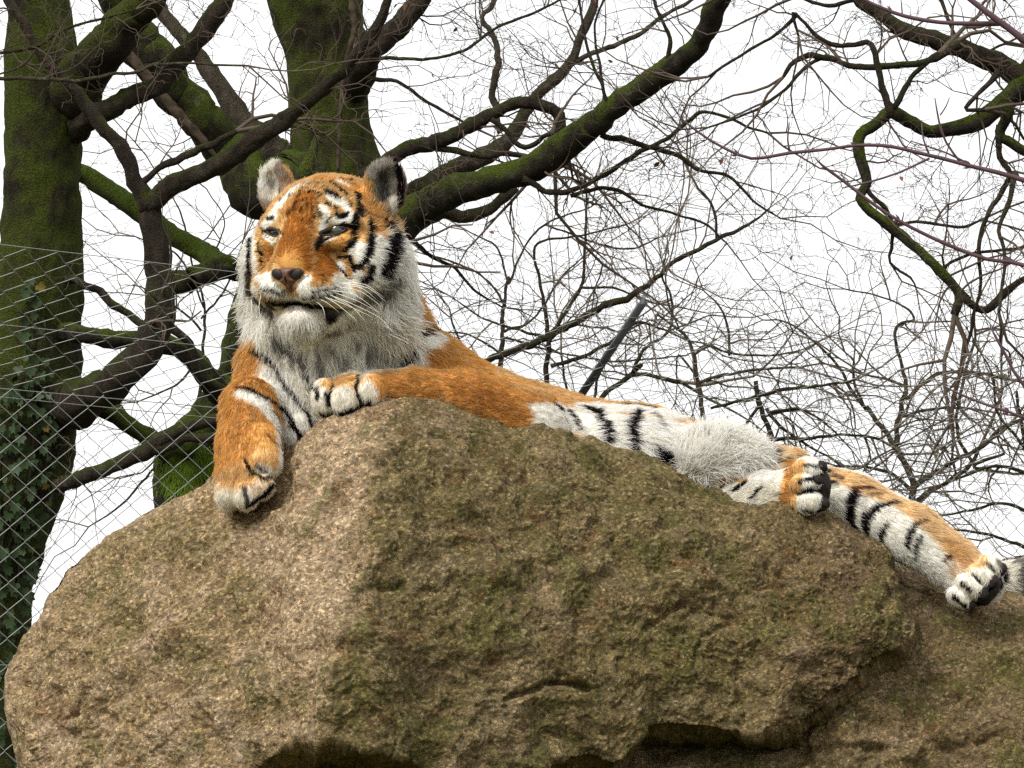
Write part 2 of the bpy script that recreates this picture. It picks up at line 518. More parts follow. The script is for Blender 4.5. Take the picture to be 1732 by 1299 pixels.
boulder = loft_rock(
    'boulder', 8, 1548,
    vc=[(8, 1150), (14, 1120), (24, 1095), (45, 1066), (62, 1046), (76, 1008), (110, 962), (150, 930), (190, 902), (240, 874), (290, 846), (340, 815), (365, 800),
        (415, 800), (455, 795), (475, 775), (500, 742), (530, 722), (560, 704), (600, 690), (640, 681), (690, 676), (730, 677), (770, 684), (810, 694), (860, 712),
        (905, 722), (950, 724), (985, 732), (1010, 746), (1040, 760), (1090, 762), (1120, 775), (1145, 795), (1180, 812), (1230, 830), (1290, 846), (1340, 860), (1400, 872),
        (1440, 894), (1490, 921), (1508, 934), (1516, 960), (1524, 1000), (1534, 1030), (1548, 1056)],
    wc=[(8, 60), (200, 20), (415, -20), (560, -60), (640, -70), (720, -40), (900, 10), (1100, 50), (1250, 60), (1400, 60), (1548, 60)],
    bulge=[(8, 40), (60, 150), (200, 255), (400, 335), (560, 395), (615, 405), (660, 398), (800, 375), (1100, 310), (1400, 235), (1500, 200), (1548, 170)],
    vb=[(8, 1162), (15, 1215), (30, 1265), (45, 1335), (400, 1335), (440, 1300), (480, 1262), (505, 1247), (560, 1244), (620, 1262), (690, 1284), (720, 1312), (880, 1314),
        (930, 1287), (1000, 1282), (1040, 1294), (1062, 1268), (1092, 1231), (1160, 1226), (1280, 1240), (1330, 1228), (1400, 1205), (1440, 1150), (1500, 1105), (1540, 1078), (1548, 1064)],
    nu=820, nf=330, seed=1, colour=rock_colour,
    cracks=[([(855, 1182), (890, 1170), (925, 1158), (945, 1152), (975, 1158), (1000, 1168)], 5, 24),
            ([(820, 1175), (850, 1172)], 5, 8), ([(600, 1030), (612, 1000), (640, 988), (680, 992)], 7, 13), ([(930, 735), (960, 730), (985, 738)], 9, 14),
            ([(690, 762), (740, 740), (800, 735), (860, 745)], 6, 8), ([(640, 800), (680, 760)], 6, 9),
            ([(1175, 1130), (1190, 1075), (1250, 1050), (1150, 1020)], 5, 9), ([(1300, 955), (1340, 975), (1400, 985)], 8, 11),
            ([(1480, 940), (1512, 1000), (1490, 1030)], 9, 14), ([(105, 1215), (130, 1205), (150, 1165)], 7, 15), ([(300, 955), (360, 945), (420, 930)], 6, 6),
            ([(628, 800), (612, 900), (600, 1000), (575, 1110)], 12, 5), ([(1100, 1060), (1160, 1020)], 6, 9)])
tag(boulder, 'huge lichen-stained granite boulder the tiger lies on', 'boulder')

side_rock = loft_rock(
    'boulder', 1230, 2010,
    vc=[(1230, 1150), (1300, 1060), (1370, 985), (1420, 950), (1490, 944), (1530, 955), (1570, 978), (1620, 996), (1680, 1006), (1732, 1008), (1850, 1012), (1950, 1050), (2010, 1150)],
    wc=[(1230, 190), (1732, 185), (2010, 190)],
    bulge=[(1230, 220), (1330, 360), (1440, 390), (1560, 330), (1732, 340), (1900, 220), (2010, 60)],
    vb=[(1230, 1400), (1330, 1540), (1500, 1560), (1800, 1560), (1950, 1400), (2010, 1200)],
    nu=360, nf=260, seed=2, colour=rock_colour,
    cracks=[([(1590, 1270), (1640, 1262), (1690, 1240)], 6, 8), ([(1400, 1268), (1460, 1262), (1520, 1270)], 7, 12), ([(1300, 1268), (1420, 1262)], 8, 14)])
tag(side_rock, 'brown boulder at the right edge under the outstretched hind paw', 'boulder')

base_rock = loft_rock(
    'boulder', -160, 1560,
    vc=[(-160, 1500), (-60, 1400), (60, 1335), (200, 1240), (500, 1205), (1280, 1205), (1400, 1215), (1500, 1225), (1560, 1300)],
    wc=[(-160, 60), (500, 40), (1100, 60), (1560, 40)],
    bulge=[(-160, 60), (200, 480), (900, 680), (1300, 620), (1560, 300)],
    vb=[(-160, 2560), (200, 2640), (1300, 2640), (1560, 2560)],
    nu=260, nf=170, seed=3, colour=rock_colour, back=(60, 700))
tag(base_rock, 'dark shadowed rock underneath the huge boulder', 'boulder')

# ------------------------------------------------------------------ the tiger: one skin from a distance field
YAW = math.radians(22)
HC = T(548, 415, -30)
CYW, SYW = math.cos(YAW), math.sin(YAW)
HR = np.array([[CYW, 0, -SYW], [0, 1, 0], [SYW, 0, CYW]])     # columns: head right, up, forward


def H(x, y, z):
    return HC + HR @ np.array([x, y, z], dtype=float)


def rotz(a):
    c, s_ = math.cos(a), math.sin(a)
    return np.array([[c, -s_, 0], [s_, c, 0], [0, 0, 1.0]])


def roty(a):
    c, s_ = math.cos(a), math.sin(a)
    return np.array([[c, 0, s_], [0, 1, 0], [-s_, 0, c]])


PR = []   # (kind, data, k, group, sign)


def cone(a, ra, b, rb, g, k=18, sign=1):
    PR.append(('cone', (np.array(a, float), float(ra), np.array(b, float), float(rb)), k, g, sign))


def ell(c, r, g, k=18, sign=1, rot=None):
    PR.append(('ell', (np.array(c, float), np.array(r, float), np.eye(3) if rot is None else rot), k, g, sign))


def sdf(kind, dt, p):
    if kind == 'cone':
        a, ra, b, rb = dt
        ba = b - a
        t = np.clip(((p - a) @ ba) / (ba @ ba), 0, 1)
        return np.linalg.norm(p - a - t[..., None] * ba, axis=-1) - (ra + (rb - ra) * t)
    c, r, R = dt
    l = (p - c) @ R
    k0 = np.linalg.norm(l / r, axis=-1); k1 = np.linalg.norm(l / (r * r), axis=-1) + 1e-9
    return k0 * (k0 - 1) / k1


def chain(pts, g, k=18):
    for a, b in zip(pts[:-1], pts[1:]):
        cone(T(*a[:3]), a[3], T(*b[:3]), b[3], g, k)


# head
ell(H(0, 28, -30), (112, 92, 108), 'head')
ell(H(0, 44, 36), (80, 52, 50), 'head', 22)
for s_ in (-1, 1):
    ell(H(s_ * 80, -28, 8), (58, 66, 60), 'head', 24)
    ell(H(s_ * (103 if s_ < 0 else 84), -74, -34), (52, 84, 52), 'head', 26)
cone(H(0, 34, 66), 38, H(0, -34, 112), 33, 'head', 20)
ell(H(0, -52, 88), (58, 42, 48), 'head', 18)
for s_ in (-1, 1):
    cone(H(s_ * 22, 47, 84), 12, H(s_ * 78, 36, 56), 13, 'head', 12)      # brow ridge
    cone(H(s_ * 30, 2, 86), 13, H(s_ * 74, 4, 60), 13, 'head', 12)        # under the eye
    cone(H(0, -118, 62), 38, H(s_ * 58, -84, -10), 52, 'head', 16)        # jaw
ell(H(4, -104, 112), (60, 10, 50), 'cut', 5, -1)                           # open mouth
ell(H(0, -126, 86), (36, 25, 38), 'head', 7)                              # chin
for s_ in (-1, 1):
    ell(H(s_ * 35, -72, 98), (45, 31, 43), 'head', 9)                     # whisker pads
    ell(H(s_ * 62, -84, 66), (34, 24, 40), 'head', 12)                    # lips
for s_ in (-1, 1):
    ell(H(s_ * 53, 19, 96), (17, 5.4, 28), 'cut', 4, -1, HR @ rotz(s_ * 0.24))
# ears
EARL = HR @ roty(math.radians(-22)) @ rotz(math.radians(22))
EARR = HR @ roty(math.radians(40)) @ rotz(math.radians(-14))
ECL, ECR = H(-96, 94, -20), H(100, 92, -22)
for C_, R_ in ((ECL, EARL), (ECR, EARR)):
    ell(C_, (37, 48, 21), 'ear', 9, 1, R_)
    ell(C_ + R_ @ np.array([0, 5, 19.0]), (27, 38, 19), 'earin', 5, -1, R_)
# neck, chest, shoulders
cone(T(565, 440, 50), 96, T(580, 585, 70), 128, 'neck', 30)
ell(T(545, 565, 10), (112, 62, 72), 'neck', 30)
cone(T(618, 480, 110), 66, T(660, 600, 140), 88, 'nape', 30)
ell(T(556, 650, 40), (136, 110, 105), 'chest', 30)
ell(T(700, 640, 105), (94, 78, 90), 'shoulder', 26)
cone(T(452, 618, 20), 52, T(440, 690, -20), 48, 'armup', 20)
cone(T(480, 650, 0), 60, T(500, 720, -40), 42, 'inner', 20)
# the foreleg that hangs over the rock
chain([(424, 690, -70, 50), (420, 755, -118, 48), (412, 812, -158, 46)], 'arm', 16)
cone(T(440, 752, -150), 34, T(446, 782, -172), 30, 'toe', 6)
for c_, r_ in (((390, 833, -176), (25, 28, 30)), ((416, 836, -192), (23, 26, 28)), ((442, 822, -186), (20, 22, 26))):
    ell(T(*c_), r_, 'toe', 5)
# the foreleg laid along the top of the rock
chain([(640, 660, -70, 32), (700, 662, -45, 36), (790, 680, -10, 50), (895, 728, 35, 64)], 'fore', 16)
cone(T(895, 728, 50), 62, T(730, 655, 100), 84, 'shoulder', 26)
ell(T(600, 664, -96), (42, 32, 40), 'fore', 12)
for c_, r_ in (((549, 672, -112), (22, 32, 26)), ((584, 677, -132), (24, 31, 26)), ((628, 661, -122), (24, 29, 24))):
    ell(T(*c_), r_, 'toe', 5)
# trunk, belly, hind legs, tail
chain([(700, 690, 150, 118), (900, 780, 200, 126), (1080, 806, 210, 118), (1240, 838, 205, 102)], 'torso', 30)
ell(T(1050, 785, 130), (110, 72, 80), 'belly', 30)
ell(T(1200, 792, 125), (90, 56, 62), 'fluff', 26)
ell(T(1310, 832, 165), (88, 76, 80), 'thigh', 26)
chain([(1190, 862, 90, 44), (1290, 842, 64, 38), (1348, 828, 34, 37)], 'lega', 16)
ell(T(1364, 824, 14), (36, 46, 36), 'lega', 12)
for c_, r_ in (((1366, 793, 2), (28, 19, 24)), ((1362, 818, -10), (26, 18, 22)), ((1366, 848, -8), (28, 21, 24))):
    ell(T(*c_), r_, 'toe', 4)
chain([(1330, 836, 150, 66), (1440, 852, 105, 50), (1545, 905, 72, 47), (1612, 952, 50, 43)], 'legb', 18)
ell(T(1646, 978, 40), (50, 40, 40), 'legb', 14, 1, rotz(math.radians(-32)))
for c_, r_ in (((1676, 958, 22), (24, 18, 22)), ((1660, 975, 6), (28, 17, 22)), ((1642, 992, 0), (28, 17, 22)), ((1624, 1010, 8), (24, 16, 22))):
    ell(T(*c_), r_, 'toe', 4, 1, rotz(math.radians(-32)))
chain([(1340, 880, 250, 40), (1500, 975, 270, 33), (1640, 990, 240, 30), (1740, 978, 190, 29), (1830, 1000, 170, 27)], 'tail', 14)

VX = 3.6
lo = T(330, 1080, -260) + np.array([-20, -20, 0]); lo[2] = -360
hi = T(1860, 230, 0); hi[2] = 260
dims = np.ceil((hi - lo) / VX).astype(int) + 1
FLD = np.full(dims, 60.0, dtype=np.float32)
for kind, dt, k, g, sign in PR:
    if kind == 'cone':
        bl = np.minimum(dt[0] - dt[1], dt[2] - dt[3]); bh = np.maximum(dt[0] + dt[1], dt[2] + dt[3])
    else:
        e = np.abs(dt[2]) @ dt[1]; bl, bh = dt[0] - e, dt[0] + e
    i0 = np.clip(np.floor((bl - 30 - lo) / VX).astype(int), 0, dims - 1); i1 = np.clip(np.ceil((bh + 30 - lo) / VX).astype(int) + 1, 1, dims)
    ax = [lo[j] + VX * np.arange(i0[j], i1[j]) for j in range(3)]
    p = np.stack(np.meshgrid(*ax, indexing='ij'), -1)
    d = sdf(kind, dt, p)
    sl = tuple(slice(i0[j], i1[j]) for j in range(3))
    cur = FLD[sl]
    if sign > 0:
        h = np.clip(k - np.abs(cur - d), 0, None) / k
        FLD[sl] = np.minimum(cur, d) - h * h * k * 0.25
    else:
        h = np.clip(k - np.abs(cur + d), 0, None) / k
        FLD[sl] = np.maximum(cur, -d) + h * h * k * 0.25


def surface_nets(F, org, vx):
    s = F < 0
    nx, ny, nz = F.shape
    cs = np.zeros((nx - 1, ny - 1, nz - 1), dtype=np.int8)
    for a in (0, 1):
        for b in (0, 1):
            for c in (0, 1):
                cs += s[a:nx - 1 + a, b:ny - 1 + b, c:nz - 1 + c]
    act = (cs > 0) & (cs < 8)
    ijk = np.argwhere(act)
    vid = np.full(act.shape, -1, dtype=np.int32); vid[act] = np.arange(len(ijk))
    acc = np.zeros((len(ijk), 3)); cnt = np.zeros(len(ijk))
    cor = [(a, b, c) for a in (0, 1) for b in (0, 1) for c in (0, 1)]
    val = {c: F[ijk[:, 0] + c[0], ijk[:, 1] + c[1], ijk[:, 2] + c[2]] for c in cor}
    for a in cor:
        for ax in range(3):
            if a[ax]:
                continue
            b = list(a); b[ax] = 1; b = tuple(b)
            fa, fb = val[a], val[b]
            m = (fa < 0) != (fb < 0)
            t = np.where(m, fa / np.where(m, fa - fb, 1), 0)
            pt = np.repeat(np.array(a, float)[None], len(ijk), 0); pt[:, ax] += t
            acc[m] += pt[m]; cnt[m] += 1
    v = org + vx * (ijk + acc / np.maximum(cnt, 1)[:, None])
    quads = []
    for ax in range(3):
        o1, o2 = [(1, 2), (2, 0), (0, 1)][ax]
        sa = [slice(1, None)] * 3; sa[ax] = slice(0, -1)
        A = s[tuple(slice(1, -1) if j != ax else slice(0, -1) for j in range(3))]
        B = s[tuple(slice(1, -1) if j != ax else slice(1, None) for j in range(3))]
        e = np.argwhere(A != B)
        fl = A[tuple(e.T)]
        e = e + np.array([0 if j == ax else 1 for j in range(3)])
        def cell(d1, d2):
            q = e.copy(); q[:, o1] -= d1; q[:, o2] -= d2
            return vid[q[:, 0], q[:, 1], q[:, 2]]
        qd = np.stack([cell(0, 0), cell(1, 0), cell(1, 1), cell(0, 1)], -1)
        qd[~fl] = qd[~fl][:, ::-1]
        quads.append(qd)
    q = np.concatenate(quads)
    return v, q[(q >= 0).all(1)]


BV, BF = surface_nets(FLD, lo, VX)


def vnormals(v, f):
    n = np.cross(v[f[:, 2]] - v[f[:, 0]], v[f[:, 3]] - v[f[:, 1]])
    o = np.zeros_like(v)
    for k in range(4):
        np.add.at(o, f[:, k], n)
    return o / (np.linalg.norm(o, axis=1, keepdims=True) + 1e-9)


BN = vnormals(BV, BF)
if np.mean(np.sum(BN * (BV - BV.mean(0)), 1)) < 0:
    BF = BF[:, ::-1]; BN = -BN
BVH = BVHTree.FromPolygons([tuple(x) for x in BV], [tuple(x) for x in BF])
CAMZ = D0 / S


def cast(u, v):
    d = Vector((u - 866.0, -(v - 649.5), -CAMZ))
    h = BVH.ray_cast(Vector((0, 0, CAMZ)), d.normalized())
    if h[0] is not None:
        return np.array(h[0])
    h = BVH.find_nearest(Vector(T(u, v, 60)))
    return np.array(h[0])


# ---- the coat: brush strokes laid on the skin, later ones over earlier ones
ORG = np.array([0.63, 0.35, 0.108]); DEEP = np.array([0.46, 0.195, 0.042]); TAN = np.array([0.66, 0.43, 0.19]); WHT = np.array([0.92, 0.89, 0.815])
GRY = np.array([0.83, 0.795, 0.705]); BLK = np.array([0.016, 0.011, 0.012]); DGR = np.array([0.11, 0.10, 0.085]); BRN = np.array([0.17, 0.065, 0.025])
LGR = np.array([0.36, 0.335, 0.29]); LTN = np.array([0.75, 0.555, 0.32])
STK = []


def brush(conv, col, pts, r=None, soft=0.35, op=1.0, sc=1.0):
    """pts: (x,y[,r]) in a close-up's own pixels; laid down on the skin"""
    P_ = np.array([(p[0], p[1], (p[2] if len(p) > 2 else r)) for p in pts], float)
    P_ = np.array([(*conv(a, b), c / sc) for a, b, c in P_])
    if len(P_) > 1:
        out = []
        for a, b in zip(P_[:-1], P_[1:]):
            m = max(1, int(np.hypot(*(b - a)[:2]) / 3.5))
            out += [a + (b - a) * t / m for t in range(m)]
        P_ = np.array(out + [P_[-1]])
    q = np.array([cast(a, b) for a, b, _ in P_])
    STK.append((col, q, P_[:, 2] + 0.9, soft, op))


def view(x0, y0, s):
    return (lambda x, y: (x0 + x / s, y0 + y / s)), s


c1, k1 = view(380, 250, 3.7125)      # face
c2, k2 = view(340, 540, 2.7935)      # chest and forelegs
c3, k3 = view(900, 450, 3.7106)      # belly
c4, k4 = view(1300, 740, 4.0093)     # hind feet
c5, k5 = view(900, 620, 2.0817)      # hind shank


def f1(col, *p, r=None, soft=0.35, op=1.0): brush(c1, col, p, r, soft, op, k1)
def f2(col, *p, r=None, soft=0.35, op=1.0): brush(c2, col, p, r, soft, op, k2)
def f3(col, *p, r=None, soft=0.35, op=1.0): brush(c3, col, p, r, soft, op, k3)
def f4(col, *p, r=None, soft=0.35, op=1.0): brush(c4, col, p, r, soft, op, k4)
def f5(col, *p, r=None, soft=0.35, op=1.0): brush(c5, col, p, r, soft, op, k5)


# trunk and hind quarters
f3(TAN, (-60, 770), (50, 790), (250, 835), r=55, soft=.6)
f3(WHT, (40, 930, 70), (250, 960, 110), (500, 1000, 150), (800, 1060, 190), (1200, 1100, 190), (1420, 1230, 110), soft=.3)
f3(WHT, (330, 890), (600, 900), (900, 930), (1250, 1010), r=75)
f3(TAN, (-40, 770), (60, 785), (200, 825), (330, 850), r=30, soft=.9, op=.8)
f3(LTN, (1530, 1105), (1640, 1190), r=44, soft=.8)
f3(ORG, (1560, 1110), (1640, 1170), r=26, soft=1)
f3(BLK, (150, 870), (240, 930), (300, 1025), r=13)
f3(BLK, (310, 878, 16), (410, 920, 28), (460, 1000, 30), (480, 1095, 28))
f3(BLK, (655, 915, 26), (615, 1000, 34), (632, 1135, 26))
f3(DGR, (555, 870), (690, 880), (745, 892), r=15, soft=.8)
f3(DGR, (755, 930), (820, 1030), r=14, soft=.9, op=.7)
f3(BLK, (790, 1175), (850, 1200), (880, 1230), r=38)
f3(BRN, (1455, 1130), (1500, 1190), (1530, 1235), r=15)
f4(BLK, (110, 165), (115, 245), r=26)
f4(BRN, (5, 80), (45, 160), r=14)
f4(BRN, (190, 130), (260, 120), r=22, op=.7)
f5(BLK, (815, 390), (838, 383), r=9)
f5(BLK, (822, 325), (832, 355), r=6, op=.7)
# hind shank and the nearer hind foot
f5(WHT, (600, 385), (700, 390), (800, 385), (880, 395), r=26, soft=.6)
f5(GRY, (620, 430), (720, 450), (850, 440), (900, 440), r=34)
f5(TAN, (640, 405), (740, 410), r=10, soft=.8)
f5(BLK, (655, 432), (692, 408), r=5.5)
f5(BLK, (700, 440), (742, 414), r=6.5)
f5(BLK, (765, 462), (800, 424), r=5)
f4(ORG, (150, 200, 70), (120, 330, 55), (105, 430, 45), soft=.5)
f4(TAN, (200, 180, 50), (160, 440, 35), soft=.7)
f4(WHT, (320, 215), r=52)
f4(GRY, (290, 310), r=44)
f4(GRY, (265, 430), r=64)
f4(BLK, (205, 292), (290, 275), (370, 230), r=13)
f4(BLK, (200, 368), (270, 352), (340, 345), r=20)
f4(DGR, (240, 182), (310, 185), (385, 192), r=9)
f4(BLK, (400, 230), (415, 330), (400, 440), (340, 495), r=38)
f4(BLK, (225, 480), (300, 505), r=12)
# the stretched hind leg
f4(WHT, (430, 430, 110), (700, 560, 120), (950, 720, 110), (1150, 880, 100), (1250, 1000, 90))
f4(LTN, (430, 255, 40), (650, 335, 60), (850, 420, 60), (1000, 505, 70), (1150, 610, 95), (1300, 740, 110), (1400, 830, 90), soft=.6)
f4(LTN, (420, 215, 30), (640, 285, 46), (850, 370, 46), (1010, 450, 50), (1160, 550, 55), (1310, 680, 60), (1430, 780, 60), soft=.6)
f4(ORG, (1230, 730, 60), (1330, 830, 70), (1240, 900, 40), soft=1, op=.45)
f4(BRN, (430, 255), (480, 270), r=20, op=.8)
f4(BLK, (585, 355, 24), (550, 430, 34), (540, 530, 26), (572, 608, 16))
f4(BRN, (560, 345), (690, 335), r=13)
f4(BRN, (600, 400), (700, 380), (800, 370), r=7, op=.6)
f4(BLK, (860, 430, 10), (740, 460, 18), (655, 535, 30), (645, 632, 24))
f4(BLK, (800, 575, 8), (752, 640, 18), (755, 685, 14))
f4(BRN, (1060, 555), (980, 590), r=12, op=.8)
f4(BLK, (985, 590, 8), (945, 650, 15), (932, 730, 12))
f4(BLK, (1022, 660, 8), (992, 740, 17), (985, 810, 12), op=.9)
f4(BRN, (1190, 825), (1215, 805), r=17)
f4(GRY, (1330, 1000, 50), (1440, 950, 50), (1560, 890, 50), (1590, 840, 30))
f4(GRY, (1300, 1090), (1370, 1110), r=42)
f4(BLK, (1310, 985), (1365, 1025), r=13)
f4(BLK, (1385, 925), (1440, 985), r=12)
f4(DGR, (1480, 850), (1530, 890), r=8)
f4(BLK, (1255, 1070), (1300, 1120), (1370, 1160), r=13)
f4(BLK, (1420, 1130, 45), (1480, 1050, 62), (1560, 980, 50), (1600, 920, 22))
# chest and forelegs
f2(GRY, (330, 60, 120), (560, 130, 150), (760, 150, 180), (930, 120, 150), soft=.3)
f2(GRY, (560, 280, 110), (500, 420, 70))
f2(ORG, (245, 150, 40), (215, 230, 60), (190, 280, 50), soft=.5)
f2(ORG, (120, 420, 90), (180, 520, 100), (150, 640, 90), (200, 720, 60), soft=.4)
f2(ORG, (300, 590, 70), (290, 480, 50), soft=.5)
f2(WHT, (320, 260, 45), (400, 370, 55), (470, 470, 55), (440, 540, 40), soft=.5)
f2(WHT, (190, 345, 26), (290, 390, 36), (350, 480, 34), (390, 560, 28), soft=.6)
f2(TAN, (150, 740, 70), (260, 760, 60), soft=.7)
f2(TAN, (280, 650), (330, 660), r=46, soft=.8)
f2(GRY, (130, 840, 50), (200, 840, 40), (280, 790, 34), soft=.8, op=.6)
f2(GRY, (280, 700), (330, 720), r=22, soft=.8)
f2(BLK, (240, 138), (310, 175), (360, 240), (400, 315), (450, 370), (490, 430), (515, 500), r=7, soft=.6)
f2(BLK, (365, 100, 12), (430, 170, 14), (480, 205, 14), (500, 270, 14), (540, 325, 9))
f2(BRN, (165, 318), (230, 328), r=8)
f2(BLK, (230, 328), (320, 372), (395, 425), (430, 480), r=8, soft=.6)
f2(BLK, (375, 405), (415, 445), r=10)
f2(BLK, (420, 485), (450, 515), (468, 545), r=10)
f2(DGR, (330, 430), (400, 470), r=5, op=.6)
f2(BLK, (205, 655), (235, 715), (295, 750), (335, 742), r=7, soft=.6)
f2(DGR, (262, 682), (312, 718), r=5)
f2(BRN, (310, 540), (355, 585), (385, 602), r=6, op=.8)
f2(BLK, (225, 875), (300, 830), (350, 765), r=14)
f2(DGR, (205, 795), (220, 865), r=8)
f2(WHT, (1125, 80, 30), (1060, 150, 40), (1000, 215, 36), soft=.4)
f2(ORG, (1120, 180, 60), (1200, 215, 50), (1250, 240, 40), soft=.4)
f2(ORG, (850, 300, 70), (1000, 300, 90), (1200, 350, 120), (1400, 400, 110), (1530, 460, 50), soft=.7)
f2(DEEP, (1250, 330, 50), (1400, 380, 60), (1500, 440, 40), soft=1, op=.45)
f2(TAN, (900, 245), (1050, 235), (1200, 240), r=14, soft=1, op=.7)
f2(TAN, (1400, 250), (1500, 290), (1640, 370), r=40, soft=.7)
f2(TAN, (700, 290, 60), (610, 300, 40), soft=.7)
f2(GRY, (560, 360, 40), (580, 420, 40))
f2(GRY, (660, 375), r=48, soft=.6)
f2(GRY, (790, 335), r=48, soft=.6)
f2(ORG, (840, 300), r=26, soft=1)
f2(BLK, (548, 325), (552, 362), r=9)
f2(BLK, (592, 350), (606, 400), (640, 445), r=10)
f2(BLK, (625, 308), (610, 355), r=7)
f2(BLK, (752, 268), (730, 325), (752, 392), r=9)
f2(BLK, (570, 445), (640, 455), (740, 415), (795, 392), r=14)
f2(BLK, (1095, 15, 22), (1030, 90, 22), (965, 170, 24), (915, 232, 16))
for a, b in (((600, 130), (640, 175)), ((870, 190), (825, 245)), ((800, 120), (790, 190)), ((690, 180), (670, 235)), ((920, 120), (900, 170)), ((560, 190), (575, 250)), ((760, 60), (740, 110))):
    f2(DGR, a, b, r=15, soft=.9, op=.65)
f2(DGR, (400, 60), (440, 130), r=14, soft=.9, op=.6)

mr = random.Random(21)
for _ in range(24):
    a, b = mr.uniform(330, 960), mr.uniform(20, 215)
    f2(mr.choice((LGR, LGR, DGR)), (a, b), (a + mr.uniform(-14, 14), b + mr.uniform(24, 60)), r=mr.uniform(7, 15), soft=1.0, op=mr.uniform(.35, .65))

# head: ground colours
f1(TAN, (560, 180, 120), (400, 260, 110), (800, 250, 120), (900, 400, 110), (300, 420, 90), (880, 520, 110), soft=.2)
f1(ORG, (600, 200, 60), (720, 220, 60), (860, 280, 50), soft=.8)
f1(ORG, (900, 350), (980, 430), (960, 520), r=50, soft=.8, op=.7)
f1(DEEP, (500, 330, 70), (470, 420, 90), (450, 520, 90), soft=.5)
f1(DEEP, (430, 560, 90), (420, 660, 110), (440, 730, 90), soft=.5)
f1(DEEP, (600, 660, 80), (640, 720, 80), (600, 790, 50), soft=.6)
f1(ORG, (400, 690), (420, 740), r=60, soft=1, op=.7)
f1(ORG, (730, 600, 50), (790, 540, 35), soft=.7)
f1(ORG, (270, 620, 36), (300, 690, 36), soft=.7)
# whites
f1(WHT, (90, 560, 40), (70, 700, 55), (70, 850, 70), (110, 1000, 80), (220, 1110, 80), soft=.4)
f1(WHT, (1110, 520, 30), (1130, 650, 55), (1130, 800, 70), (1080, 950, 80), (960, 1060, 80), (820, 1110, 80), soft=.4)
f1(GRY, (300, 1150), (500, 1210), (760, 1150), (900, 1120), r=70, soft=.6)
for _ in range(12):
    a, b = mr.uniform(250, 1150), mr.uniform(1060, 1290)
    f1(mr.choice((LGR, LGR, DGR)), (a, b), (a + mr.uniform(-20, 20), b + mr.uniform(30, 80)), r=mr.uniform(9, 20), soft=1.0, op=mr.uniform(.3, .55))
f1(WHT, (250, 490, 22), (300, 430, 30), (335, 375, 32), (370, 330, 26), (430, 265, 16), (520, 225, 10))
f1(WHT, (255, 556), (305, 592), (350, 572), r=14)
f1(WHT, (188, 560, 12), (185, 680, 20), (205, 790, 22), (245, 830, 22))
f1(WHT, (605, 380, 26), (635, 445, 28), (610, 500, 22))
f1(WHT, (655, 315, 24), (720, 345, 30), (765, 395, 26), (775, 450, 22), (690, 465, 22))
f1(WHT, (700, 220), (760, 240), r=18, op=.8)
f1(WHT, (615, 590), (680, 562), (745, 528), r=9)
f1(WHT, (790, 660, 26), (835, 640, 50), (850, 700, 44))
f1(WHT, (950, 560, 20), (965, 650, 32), (955, 730, 36), (935, 800, 30))
f1(WHT, (830, 800), r=42)
f1(WHT, (720, 740), (720, 800), r=28)
f1(GRY, (700, 830, 40), (800, 840, 40), (950, 870, 50), soft=.6)
f1(WHT, (262, 800, 34), (250, 865, 32), (320, 880, 28), (370, 905, 20))
f1(WHT, (515, 815, 24), (480, 880, 36), (560, 905, 34), (660, 885, 30), (760, 865, 30))
f1(WHT, (380, 1110, 60), (470, 1090, 80), (560, 1110, 60), (470, 1150, 70))
f1(GRY, (190, 880, 40), (180, 950, 40), (260, 1040, 50), soft=.6)
f1(GRY, (600, 1050), (720, 1080), (850, 1020), r=60, soft=.6)
# ears
f1(GRY, (260, 110, 60), (290, 200, 95), (290, 280, 70), soft=.4)
f1(WHT, (235, 190), (250, 250), r=34, soft=.8)
f1(LGR, (300, 230), r=34, soft=.9, op=.8)
f1(TAN, (385, 140), (420, 195), r=20, soft=.8)
f1(LGR, (960, 110, 60), (1000, 200, 90), (990, 300, 60), soft=.4)
f1(DGR, (990, 190), (1000, 260), (1000, 330), r=34, soft=1.2)
f1(LGR, (930, 180), (950, 110), r=30, soft=.8)
f1(GRY, (1060, 340), (1050, 410), r=20, soft=.8)
f1(BLK, (1045, 80), (1085, 130), (1110, 220), (1100, 330), (1095, 430), r=18)
# blacks
f1(BLK, (405, 305), (450, 283), (520, 280), (580, 290), r=8)
f1(BLK, (415, 255), (500, 232), (620, 232), r=6, op=.9)
f1(BLK, (625, 283, 12), (675, 300, 17), (718, 322, 9))
f1(BLK, (660, 225), (735, 280), (755, 300), r=9)
f1(BRN, (720, 200), (785, 208), r=10)
f1(BRN, (480, 265), (560, 255), r=5, op=.8)
for st in (((425, 385), (460, 345), (510, 330)), ((510, 355), (515, 420)), ((565, 330), (588, 430)), ((400, 425), (450, 388)), ((545, 395), (556, 440)), ((480, 380), (470, 420)), ((535, 330), (545, 380)), ((600, 300), (570, 320))):
    f1(BLK, *st, r=5.5, soft=.8, op=.85)
for st in (((470, 300), (440, 330)), ((620, 200), (690, 190)), ((540, 215), (600, 205)), ((490, 440), (480, 470)), ((530, 450), (535, 480)), ((580, 250), (640, 262)), ((450, 345), (430, 365)), ((345, 340), (380, 300)), ((760, 330), (790, 370))):
    f1(BLK, *st, r=5, soft=.8, op=.8)
f1(BLK, (290, 790), (320, 850), (380, 895), (430, 880), (520, 800), r=5, soft=.7, op=.8)
f1(BLK, (635, 350), (690, 382), (700, 428), (745, 432), (772, 405), r=9)
f1(BLK, (715, 436), (750, 430), r=14)
f1(DGR, (640, 470), (655, 440), r=6)
f1(BLK, (272, 448), (305, 440), r=11)
f1(BLK, (825, 290, 14), (845, 380, 20), (815, 460, 20), (800, 540, 16))
f1(BLK, (840, 400), (855, 420), r=18)
